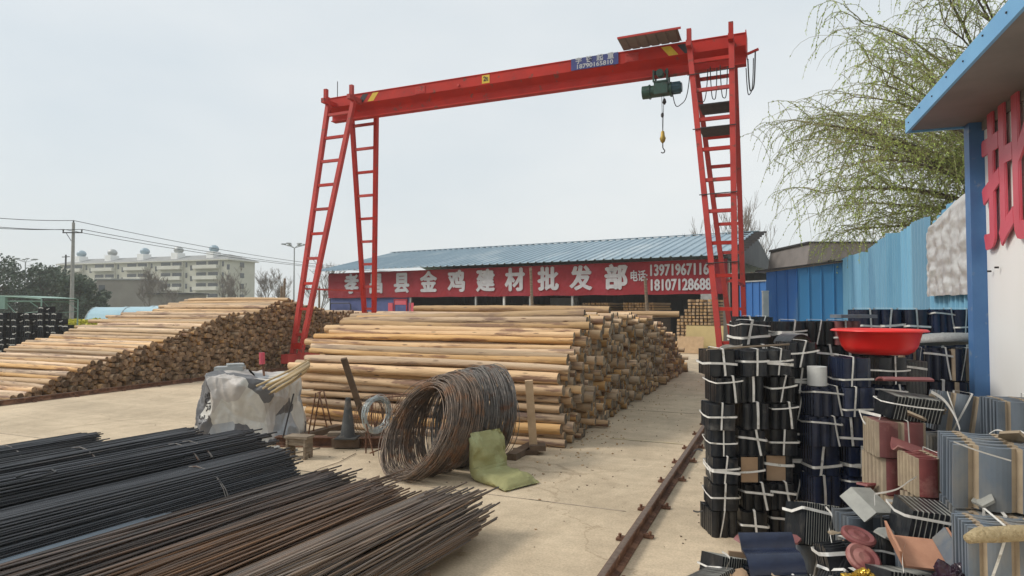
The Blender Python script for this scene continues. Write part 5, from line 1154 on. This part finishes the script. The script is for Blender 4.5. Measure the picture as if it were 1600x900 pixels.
def column(px, D, w, h, styles, where, rz=None, d=.3, group='strapped roof tile bundles stacked by the rail', jit=.013, z0=0.0, turn=0.0):
    rz = (YAW + turn) if rz is None else rz; n = len(styles); z = z0
    for k, s in enumerate(styles):
        if s is None: z += h; continue
        p = W(px, D, z) + RT*rt_.gauss(0, jit) + FW*rt_.gauss(0, jit)
        pos = 'top' if k == n-1 else ORD[k] if k == 0 else ORD[k] + ' up'
        bundle(s, p, rz + rt_.gauss(0, .07), w*rt_.uniform(.90,.99), h*.985, '%s tiles, %s in the %s' % (COLR[s], pos, where), d, group); z += h
    return z
B = 'black'; Nv = 'navy'; CF = 'cardfront'
column(1121, 4.80, .205, .193, [B]*7, 'stack nearest the rail')
column(1166, 4.82, .200, .193, [B,B,CF,B,B,B,B], 'second front stack from the rail')
column(1211, 4.84, .205, .193, [B,B,CF,B,B,B,B], 'third front stack from the rail')
column(1240, 5.02, .235, .20, [None,B,B,B,B,B,B], 'tall column behind the third front stack', d=.26)
column(1273, 4.86, .235, .215, [Nv]*5, 'fourth front stack, under the white pipe')
column(1325, 4.84, .235, .215, [Nv]*6, 'fifth front stack, under the basin')
column(1372, 5.0, .24, .215, [Nv,Nv,Nv,Nv,Nv,B], 'sixth front stack, below the red basin')
column(1410, 5.02, .17, .25, [B,Nv,Nv,Nv,'slats'], 'stack just behind the maroon tiles')
# rows behind
G2 = 'strapped roof tile bundles in the rows behind'
for i, px in enumerate((1172, 1226, 1273, 1312)): column(px, 5.95, .265, .22, [B]*6 + ([B] if i < 3 else ['maroonb']), 'second row, %s stack from the rail' % ORDN[i], group=G2)
for i, px in enumerate((1352, 1384, 1422, 1462, 1497)): column(px, 6.45 - .05*i, .235, .235, [Nv]*7, 'back row by the fence, %s from the left' % ORDN[i], group=G2, jit=.004)
for i, px in enumerate((1160, 1185, 1210)): column(px, 9.2, .3, .22, [B]*7 if i < 2 else [B]*6, '%s far stack behind the post' % ORDN[i], group=G2)
column(1410, 5.42, .20, .265, ['navybuff']*5, 'brown striped column right of the basin', group=G2)
column(1452, 5.40, .24, .265, [Nv]*5, 'navy column right of the basin', group=G2)
column(1494, 5.36, .24, .265, ['navybuff']*5, 'brown striped column against the blue post', group=G2)
# front right: slate / buff blocks by the white wall
G3 = 'slate, buff and maroon tile blocks by the white wall'
column(1392, 4.22, .27, .235, ['maroonbuff']*3, 'maroon stack under the loose slatted one', group=G3, turn=R(-6))
column(1448, 4.05, .24, .30, ['plaingrey','maroonbuff'], 'maroon column left of the slate blocks', group=G3, turn=R(-6))
bundle('slats', W(1412, 4.22, .935), 0, .30, .15, 'black slatted tile bundle with a maroon lid, tipped on the maroon stack', .26, G3, rot=(R(2),R(6),YAW-R(8)), idx=0)
bundle('maroonbuff', W(1392, 4.20, .705), 0, .30, .225, 'maroon and buff tile block with a white strap, on the maroon stack', .28, G3, rot=(0,0,YAW-R(10)))
bundle('greybuff', W(1500, 4.35, .80), 0, .40, .27, 'slate and buff tile block with loose white straps, tilted, by the blue post', .30, G3, rot=(R(-3),R(9),YAW-R(16)))
column(1488, 4.42, .38, .265, ['plaingrey','greybuff','plaingrey'], 'column under the tilted slate block', group=G3)
bundle('greybuff', W(1588, 4.02, .80), 0, .36, .29, 'slate and buff tile block against the white wall at the picture edge', .30, G3, rot=(0,0,YAW-R(14)))
column(1585, 4.05, .38, .265, ['plaingrey','greybuff','plaingrey'], 'column under the block against the wall', group=G3)
def bigblock(px, D, z, label, w=.58, h=.34, rz=-24, st='greybuff', d=.5): bundle(st, W(px, D, z), 0, w, h, label, d, G3, rot=(0, R(1), YAW+R(rz)))
bigblock(1562, 3.45, .62, 'largest slate and buff tile block, dusty top, beside the white wall', .56, .33)
bigblock(1555, 3.42, .30, 'slate and buff tile block below the largest dusty one', .50, .31)
bigblock(1550, 3.46, .0, 'bottom slate tile block below the largest dusty one', .52, .29, st='plaingrey')
bundle('maroonbuff', W(1448, 3.78, .58), 0, .27, .22, 'buff tile block with a white label behind the slatted row', .28, G3, rot=(0,0,YAW-R(8)))
column(1448, 3.80, .28, .285, ['plaingrey','maroonbuff'], 'column under the buff block with the label', group=G3)
bundle('slats', W(1452, 3.50, .37), 0, .38, .21, 'long row of black tiles on edge with pale rims, sloping', .30, G3, rot=(0,R(5),YAW-R(14)), idx=1)
bundle('plaingrey', W(1445, 3.52, .0), 0, .38, .35, 'dusty slate tile block under the row of edge-on tiles', .28, G3, rot=(0,0,YAW-R(12)))
bundle('greybuff', W(1560, 2.95, .42), 0, .36, .26, 'buff tile block with a strap under the straw rope', .3, G3, rot=(0,0,YAW-R(20)))
bundle('plaingrey', W(1560, 2.96, .0), 0, .40, .41, 'dusty slate tile block at the bottom corner by the wall', .32, G3, rot=(0,0,YAW-R(20)))
# low foreground heap
G4 = 'strapped tile bundles in the low heap in front'
bundle('slats', W(1128, 3.78, .0), 0, .22, .2, 'small tile bundle with green strap, leftmost in the low front heap', .25, G4, rot=(R(-14),R(12),YAW+R(10)))
bundle('black', W(1200, 3.66, .0), 0, .30, .19, 'black tile bundle under the loose navy tile', .28, G4, rot=(0,0,YAW-R(6)))
bundle('black', W(1240, 3.55, .0), 0, .2, .2, 'black tile bundle leaning right of the loose navy tile', .25, G4, rot=(R(-10),R(-12),YAW-R(6)))
bundle('slats', W(1262, 4.05, .17), 0, .24, .25, 'black slatted tile bundle leaning back with a grey strap, front heap', .22, G4, rot=(R(-16),R(10),YAW+R(6)))
bundle('plaingrey', W(1265, 4.12, .0), 0, .3, .19, 'slate tile block beneath the leaning slatted bundle', .26, G4, rot=(0,0,YAW))
bundle('black', W(1292, 3.58, .03), 0, .17, .30, 'black tile bundle lying slanted below the round maroon tiles', .22, G4, rot=(R(-20),R(38),YAW))
bundle('slats', W(1398, 3.25, .06), 0, .30, .27, 'black slatted tile bundle under the terracotta channel tile', .24, G4, rot=(R(-12),R(8),YAW+R(4)), idx=1)
bundle('black', W(1352, 3.4, .0), 0, .28, .24, 'black tile bundle behind the gold foil bag', .24, G4, rot=(R(-8),0,YAW-R(4)))
bundle('black', W(1470, 3.15, .0), 0, .28, .28, 'black tile bundle beneath the purple-black plastic bag', .26, G4, rot=(0,0,YAW-R(10)))
bundle('plaingrey', W(1340, 3.95, .0), 0, .30, .42, 'dusty slate tile block carrying the loose grey ridge tile', .28, G4, rot=(0,0,YAW+R(4)))
# loose tiles
def arc_tile(name, mt_, label, loc, rot, r, ln, th=.012, a0=200, a1=340, inv=False, n=16, cat='tile'):
    m = MB(); vs = []
    for y in (-ln/2, ln/2):
        for rr in (r, r-th):
            for k in range(n+1): a = R(a0+(a1-a0)*k/n); vs.append((rr*math.cos(a), y, rr*math.sin(a)))
    q = n+1; fs = []
    for k in range(n): fs += [(k, k+1, 2*q+k+1, 2*q+k), (q+k+1, q+k, 3*q+k, 3*q+k+1), (k+1, k, q+k, q+k+1), (2*q+k, 2*q+k+1, 3*q+k+1, 3*q+k)]
    fs += [(0, 2*q, 3*q, q), (n, q+n, 3*q+n, 2*q+n)]
    m.add(vs, fs); o = m.build(name, mt_, loc=loc); o.rotation_euler = rot; return tag(o, label, cat)
# navy S-tile facing up on the front heap
m = MB(); n = 26; prof = [(t/n*.29-.145, .035*math.sin(t/n*math.pi*1.0)**.7 + .02*math.sin(t/n*math.pi*3)) for t in range(n+1)]
vs = [(x, z, y) for y in (-.13,.13) for x, z in []]
pts = []
for k in range(n+1):
    t = k/n; yy = -.13+.26*t; zz = .04*abs(math.sin(math.pi*t*1.5))**.8; pts.append((yy, zz))
vs = [(-.15, y, z) for y, z in pts] + [(.15, y, z) for y, z in pts] + [(-.15, y, z-.014) for y, z in pts] + [(.15, y, z-.014) for y, z in pts]; q = n+1; fs = []
for k in range(n): fs += [(k, k+1, q+k+1, q+k), (2*q+k+1, 2*q+k, 3*q+k, 3*q+k+1), (k+1, k, 2*q+k, 2*q+k+1), (q+k, q+k+1, 3*q+k+1, 3*q+k)]
fs += [(0, q, 3*q, 2*q), (n, 2*q+n, 3*q+n, q+n)]; m.add(vs, fs)
o = m.build('roof_tile', M['navy'], smooth=False, loc=W(1200, 3.62, .27)); o.rotation_euler = (R(28), R(-2), YAW-R(4)); tag(o, 'single glossy navy roof tile lying loose on the low front heap', 'tile')
arc_tile('roof_tile', M['maroon'], 'small dull maroon curved tile behind the loose navy tile', W(1166, 3.85, .22), (R(10),R(12),YAW+R(30)), .06, .16, a0=20, a1=160)
m = MB(); m.bx(-.06,.06,-.01,.01,0,.12); o = m.build('cardboard_piece', M['card'], loc=W(1148,3.8,.1)); o.rotation_euler = (R(-8),R(6),YAW); tag(o, 'upright brown cardboard piece left of the loose navy tile', 'cardboard')
m = MB(); m.bx(-.035,.035,-.008,.008,0,.22); o = m.build('cardboard_piece', M['card'], loc=W(1288,3.72,.12)); o.rotation_euler = (R(-14),R(42),YAW); tag(o, 'long pale cardboard strip slanting over the low front heap', 'cardboard')
# grey ridge tile, terracotta channel, round tiles
m = MB(); m.prism([(-.12,0),(-.07,.07),(.07,.07),(.12,0),(.105,0),(.062,.056),(-.062,.056),(-.105,0)], (0,-.11,0), (0,.11,0), (1,0,0), (0,0,1)); o = m.build('ridge_tile', M['grey_tile'], loc=W(1352, 3.8, .47)); o.rotation_euler = (R(24),R(6),YAW+R(14)); tag(o, 'loose pale grey ridge tile on top of the front heap', 'tile')
m = MB(); m.prism([(-.15,.10),(-.11,0),(.11,0),(.15,.10),(.138,.10),(.10,.014),(-.10,.014),(-.138,.10)], (0,-.10,0), (0,.10,0), (1,0,0), (0,0,1)); o = m.build('channel_tile', M['terracotta'], loc=W(1428, 3.22, .43)); o.rotation_euler = (R(26),R(4),YAW-R(8)); tag(o, 'loose terracotta channel tile with one dark end on the front heap', 'tile')
m = MB(); m.prism([(.10,.014),(.138,.10),(.132,.10),(.095,.02)], (0,-.1005,0), (0,.1005,0), (1,0,0), (0,0,1)); e_ = m.build('dark_rim', M['greyblue'], o)
for k, (px, D, z, lb) in enumerate(((1335, 3.55, .40, 'upper round maroon end tile under the grey ridge tile'), (1342, 3.42, .33, 'lower round maroon end tile with raised pattern'))):
    m = MB(); m.lathe([(.0,.012),(.03,.018),(.055,.010),(.075,.018),(.088,.010),(.088,-.006),(.0,-.008)], 28); o = m.build('end_tile', M['maroon'], smooth=False, loc=W(px, D, z)); o.rotation_euler = (R(38 if k else 16),R(8),YAW); tag(o, lb, 'tile', 'round maroon end tiles')
arc_tile('roof_tile', M['maroon'], 'wavy maroon tile lying on the buff block before the slate blocks', W(1440, 3.9, .83), (R(20),R(-8),YAW+R(70)), .1, .3, a0=210, a1=330)
arc_tile('ridge_cover', M['glazed'], 'black arched ridge tile on the third front stack', W(1238, 5.2, 1.33), (0,R(0),YAW+R(15)), .115, .2, .014, 20, 160)
arc_tile('roof_tile', M['maroon'], 'thin maroon tile lid on the tipped slatted bundle', W(1412, 4.22, 1.04), (0,R(6),YAW+R(82)), .16, .3, .012, 62, 118)
for px, D, z in ((1454,4.3,.98),(1470,4.28,1.03)):
    arc_tile('clay_scrap', M['buff'], 'broken buff clay tile scrap %s the tilted slate block' % ('left of' if px < 1460 else 'on top of'), W(px, D, z), (R(50),R(20),px*.3), .05, .14, .012, 200, 330)
# white pipe stub, stick, slate piece, grey tray
m = MB(); m.tube([(0,0,0),(0,0,.14)], .068, 24); o = m.build('pipe_stub', M['plastic_white'], smooth=False, loc=W(1275, 4.80, 1.077)); tag(o, 'short white plastic pipe standing on the fourth front stack', 'pipe')
m = MB(); m.tube([P(1104,547,4.72), P(1168,542,4.74), P(1233,538,4.76)], .0085, 6); tag(m.build('thin_stick', M['wood_old'], smooth=True), 'thin straight stick laid across the tops of the front stacks', 'stick')
m = MB(); m.box((0,0,.02), (.32,.2,.03)); o = m.build('slate_plate', M['greyblue'], loc=W(1333, 5.75, 1.56)); o.rotation_euler = (0,0,YAW); tag(o, 'flat slate grey plate behind the red basin', 'plate')
m = MB(); m.lathe([(.17,0),(.24,.035),(.262,.075),(.268,.075),(.245,.03),(.175,-.006),(.0,-.006)], 32); o = m.build('mesh_tray', mat('grey_wire_mesh', (.34,.34,.33), (.24,.24,.23), 60, .6), loc=W(1474, 5.45, 1.345), smooth=True); o.scale = (1,.8,1); o.rotation_euler = (R(172),0,YAW); o.location.z += .08; tag(o, 'shallow grey mesh tray turned over on the navy columns', 'tray')
# red basin
bs = thing('plastic_basin', 'bright red plastic basin standing on the black tile stacks', 'basin', W(1372, 4.98, 1.30), YAW)
m = MB(); m.lathe([(.0,0),(.20,0),(.235,.02),(.262,.06),(.29,.165),(.325,.178),(.335,.172),(.337,.18),(.32,.19),(.283,.172),(.254,.064),(.23,.028),(.0,.008)], 56); m.build('bowl', M['plastic_red'], bs, smooth=True)
# straw rope
m = MB(); pts = [P(1512,842,2.75), P(1530,836,2.77), P(1560,835,2.8), P(1590,833,2.8), P(1640,832,2.85)]
m.tube(pts, [.02,.032,.034,.034,.03], 14); o = m.build('straw_roll', mat('straw', (.50,.40,.24), (.34,.26,.14), 45, .95, bump=.9), smooth=True); tag(o, 'thick straw-wrapped roll lying across the blocks at the right edge', 'straw roll')
# crumpled bags
def bag(nm, mt_, label, loc, s, seed):
    m = MB()
    def fn(u, v):
        a = 2*math.pi*u; b_ = math.pi*(v-.5); q = Vector((math.cos(a)*math.cos(b_), math.sin(a)*math.cos(b_), math.sin(b_))); k = 1 + .5*noise.noise(q*1.7+Vector((seed,0,0))) - .35*abs(noise.noise(q*4+Vector((seed,1,0)))) - .2*abs(noise.noise(q*9+Vector((seed,1,5)))); return Vector((q.x*s[0]*k, q.y*s[1]*k, q.z*s[2]*k))
    m.grid(fn, 60, 34); o = m.build(nm, mt_, loc=loc, smooth=False); return tag(o, label, 'bag')
bag('foil_bag', mat('gold_foil', (.55,.36,.05), (.3,.17,.03), 14, .2, .8), 'crumpled gold foil bag tucked below the round maroon tiles', W(1335,3.2,.27), (.09,.07,.09), 3)
bag('plastic_bag', mat('purple_black_film', (.045,.02,.035), (.02,.012,.02), 12, .15), 'crumpled shiny purple-black plastic bag in the front heap', W(1486,3.0,.35), (.13,.1,.12), 8)
# loose straps
def lstrap(pts, w, label, mt_='strap'):
    m = MB(); q = [P(*p) for p in pts]; out_ = []
    for i in range(len(q)-1):
        a, b, c, d = q[max(i-1,0)], q[i], q[i+1], q[min(i+2,len(q)-1)]
        for k in range(5): t = k/5; out_.append(.5*((2*b)+(c-a)*t+(2*a-5*b+4*c-d)*t*t+(3*b-a-3*c+d)*t**3))
    out_.append(q[-1]); m.ribbon(out_, FW*-.35+Vector((0,0,1)), w); tag(m.build('loose_strap', M[mt_]), label, 'strap', 'loose straps hanging off the tiles')
lstrap([(1342,640,4.3),(1350,660,4.28),(1362,664,4.26),(1374,655,4.2),(1377,646,4.18)], .016, 'white strap loop hanging left of the maroon block')
lstrap([(1342,642,4.3),(1360,646,4.25),(1376,650,4.15)], .02, 'flat white strap tail left of the maroon block')
lstrap([(1366,772,3.5),(1400,765,3.44),(1420,752,3.4),(1432,745,3.4)], .012, 'thin white strap curling over the edge-on tiles')
lstrap([(1366,772,3.5),(1367,790,3.45)], .012, 'short upright strap end beside the edge-on tiles')
lstrap([(1455,612,4.1),(1475,625,4.06),(1492,650,4.02),(1500,672,4.0)], .02, 'broad white strap over the tilted slate block')
lstrap([(1480,612,4.12),(1490,640,4.05),(1498,665,4.02)], .016, 'second white strap over the tilted slate block')
lstrap([(1545,678,3.9),(1556,672,3.8),(1568,675,3.7),(1574,690,3.6)], .008, 'thin pale strap loop above the largest dusty block')
lstrap([(1600,765,2.9),(1580,800,2.8),(1560,840,2.7),(1546,885,2.6)], .004, 'thin cord hanging in front of the straw roll', 'strap_grey')
lstrap([(1108,710,4.7),(1105,725,4.68),(1110,742,4.66),(1107,760,4.64)], .02, 'curled white strap on the rail side of the nearest stack')
lstrap([(1098,704,4.66),(1090,702,4.6),(1084,705,4.55)], .014, 'dark strap tail low on the rail side, upper one', 'strap_grey')
lstrap([(1098,798,4.62),(1090,800,4.56),(1083,798,4.5)], .014, 'dark strap tail low on the rail side, lower one', 'strap_grey')
lstrap([(1124,545,4.7),(1135,541,4.72),(1150,543,4.74),(1160,540,4.76)], .03, 'crumpled white strap on top of the nearest stack')

# broken tile shards and extra leaning bundles filling the front heap
def heapb(style, px, D, z, w, h, label, rot, d=.24): bundle(style, W(px, D, z), 0, w, h, label, d, G4, rot=rot)
heapb('slats', 1118, 3.62, .0, .2, .17, 'small slatted black tile bundle at the very bottom by the rail side', (R(-18),R(-14),YAW+R(20)))
heapb('black', 1180, 3.42, .0, .24, .17, 'black tile bundle in front of the loose navy tile, cut by the frame', (R(-8),R(4),YAW))
heapb('slats', 1262, 3.34, .02, .26, .22, 'black slatted tile bundle sloping forward beside the cardboard strip', (R(-26),R(18),YAW+R(8)))
heapb('black', 1318, 3.68, .12, .24, .2, 'black tile bundle below the loose grey ridge tile', (R(-12),R(-8),YAW-R(5)))
heapb('black', 1385, 3.62, .18, .24, .2, 'black tile bundle jammed between round maroon tiles and edge-on row', (R(-14),R(10),YAW))
heapb('slats', 1440, 3.0, .12, .26, .24, 'black slatted tile bundle in front of the terracotta channel tile', (R(-16),R(-6),YAW-R(6)))
heapb('black', 1512, 3.3, .3, .2, .16, 'black tile bundle wedged under the dusty slate blocks', (R(-6),R(14),YAW-R(18)))
heapb('black', 1500, 2.9, .0, .3, .3, 'black tile bundle at the bottom edge beside the purple-black bag', (R(-10),R(4),YAW-R(12)))
rs_ = random.Random(21)
SH = []
for k in range(5):
    m = MB(); n = 6; rr = .05; ang_ = [R(60*i + rs_.uniform(-20,20)) for i in range(n)]; top = [Vector((math.cos(a)*rr*rs_.uniform(.6,1.3), math.sin(a)*rr*rs_.uniform(.6,1.2), .012*math.cos(a*2)+.006)) for a in ang_]; m.add(top + [v-Vector((0,0,.011)) for v in top], [tuple(range(n)), tuple(range(2*n-1,n-1,-1))] + [(i, n+i, n+(i+1) % n, (i+1) % n) for i in range(n)])
    SH.append(m)
spots = [(1235,3.95,.24,'maroon','maroon tile shard beside the leaning slatted bundle'),(1300,3.72,.36,'buff','buff tile shard above the cardboard strip'),(1378,3.55,.42,'grey_tile','grey tile shard above the jammed black bundle'),(1392,3.9,.48,'buff','buff clay shard left of the edge-on tile row'),(1480,3.2,.32,'terracotta','terracotta shard near the purple-black bag'),
 (1500,3.55,.62,'buff','buff shard on the ledge before the largest block'),(1530,3.3,.68,'grey_tile','grey shard lying on the dusty block top, left one'),(1575,3.4,.97,'buff','buff shard lying on top of the largest dusty block'),(1350,4.2,.5,'maroon','maroon shard deep between basin stack and maroon blocks'),(1210,3.5,.2,'buff','buff shard in front of the loose navy tile'),(1428,4.1,.95,'buff','buff crumbling tile piece left of the tilted slate block'),(1150,3.55,.18,'card','torn cardboard scrap on the small front bundle')]
for i, (px, D, z, mt_, lb) in enumerate(spots):
    o = SH[i % 5].build('tile_shard' if mt_ != 'card' else 'cardboard_scrap', M[mt_], loc=W(px, D, z)); o.rotation_euler = (rs_.uniform(-.5,.5), rs_.uniform(-.5,.5), rs_.uniform(0,6)); s_ = rs_.uniform(.8,1.5); o.scale = (s_, s_, s_); tag(o, lb, 'shard' if mt_ != 'card' else 'cardboard', 'broken pieces lying in the front heap' if mt_ != 'card' else None)
lstrap([(1290,792,3.85),(1300,806,3.8),(1296,826,3.75),(1300,850,3.7)], .016, 'white strap end dangling by the leaning slatted bundle')
lstrap([(1128,862,3.6),(1140,872,3.55),(1134,890,3.5)], .014, 'white strap end on the small front bundle')
lstrap([(1415,848,3.1),(1410,870,3.05),(1412,895,3.0)], .014, 'white strap hanging before the terracotta channel tile')
lstrap([(1490,690,3.3),(1530,705,3.25),(1580,720,3.2)], .008, 'pale strap drooping across the face of the largest block')
# ---- far bundles at the left behind the long pile
FB = [block_proto('farblack', 400+i) for i in range(5)]; bpy.context.view_layer.update()
first = [True]*5; kk = 0
for ci in range(14):
    px = -14 + ci*10.2; D = 22.5 + (ci % 2)*.15; n = 8 if ci in (8, 9) else 7 if ci not in (11, 12, 13) else 7 - (ci-10)
    for k in range(n):
        j = rt_.randrange(5); p = W(px, D + (k % 2)*.05, k*.215) + RT*rt_.gauss(0,.01); rot = (0,0,YAW+rt_.gauss(0,.05)); sc = (.226/BW*rt_.uniform(.96,1.02), 1, .21/BH)
        lb = 'black tiles, %s row, %s far column behind the long log pile' % ('lowest' if k == 0 else ORD[k], ORDN[ci])
        if first[j]: first[j] = False; o = FB[j]; kids(o); o.location = p; o.rotation_euler = rot; o.scale = sc
        else: o = dup(FB[j], p, rot, None, sc)
        tag(o, lb, 'tile bundle', 'far black tile bundles at the yard edge'); kk += 1
for stl in PROT:
    for r_ in PROT[stl]:
        if r_.name not in USED:
            for ch in list(r_.children): bpy.data.objects.remove(ch)
            bpy.data.objects.remove(r_)
# ================================================================== AIR
hm = bpy.data.materials.new('haze'); hm.use_nodes = True; t = hm.node_tree; t.nodes.clear(); ou = t.nodes.new('ShaderNodeOutputMaterial'); pv = t.nodes.new('ShaderNodeVolumePrincipled')
pv.inputs['Color'].default_value = (.96,.98,1,1); pv.inputs['Density'].default_value = .0009; t.links.new(pv.outputs[0], ou.inputs['Volume'])
m = MB(); m.bx(-610, 610, -130, 910, -1.1, 24); h = m.build('haze', hm); h['kind'] = 'stuff'
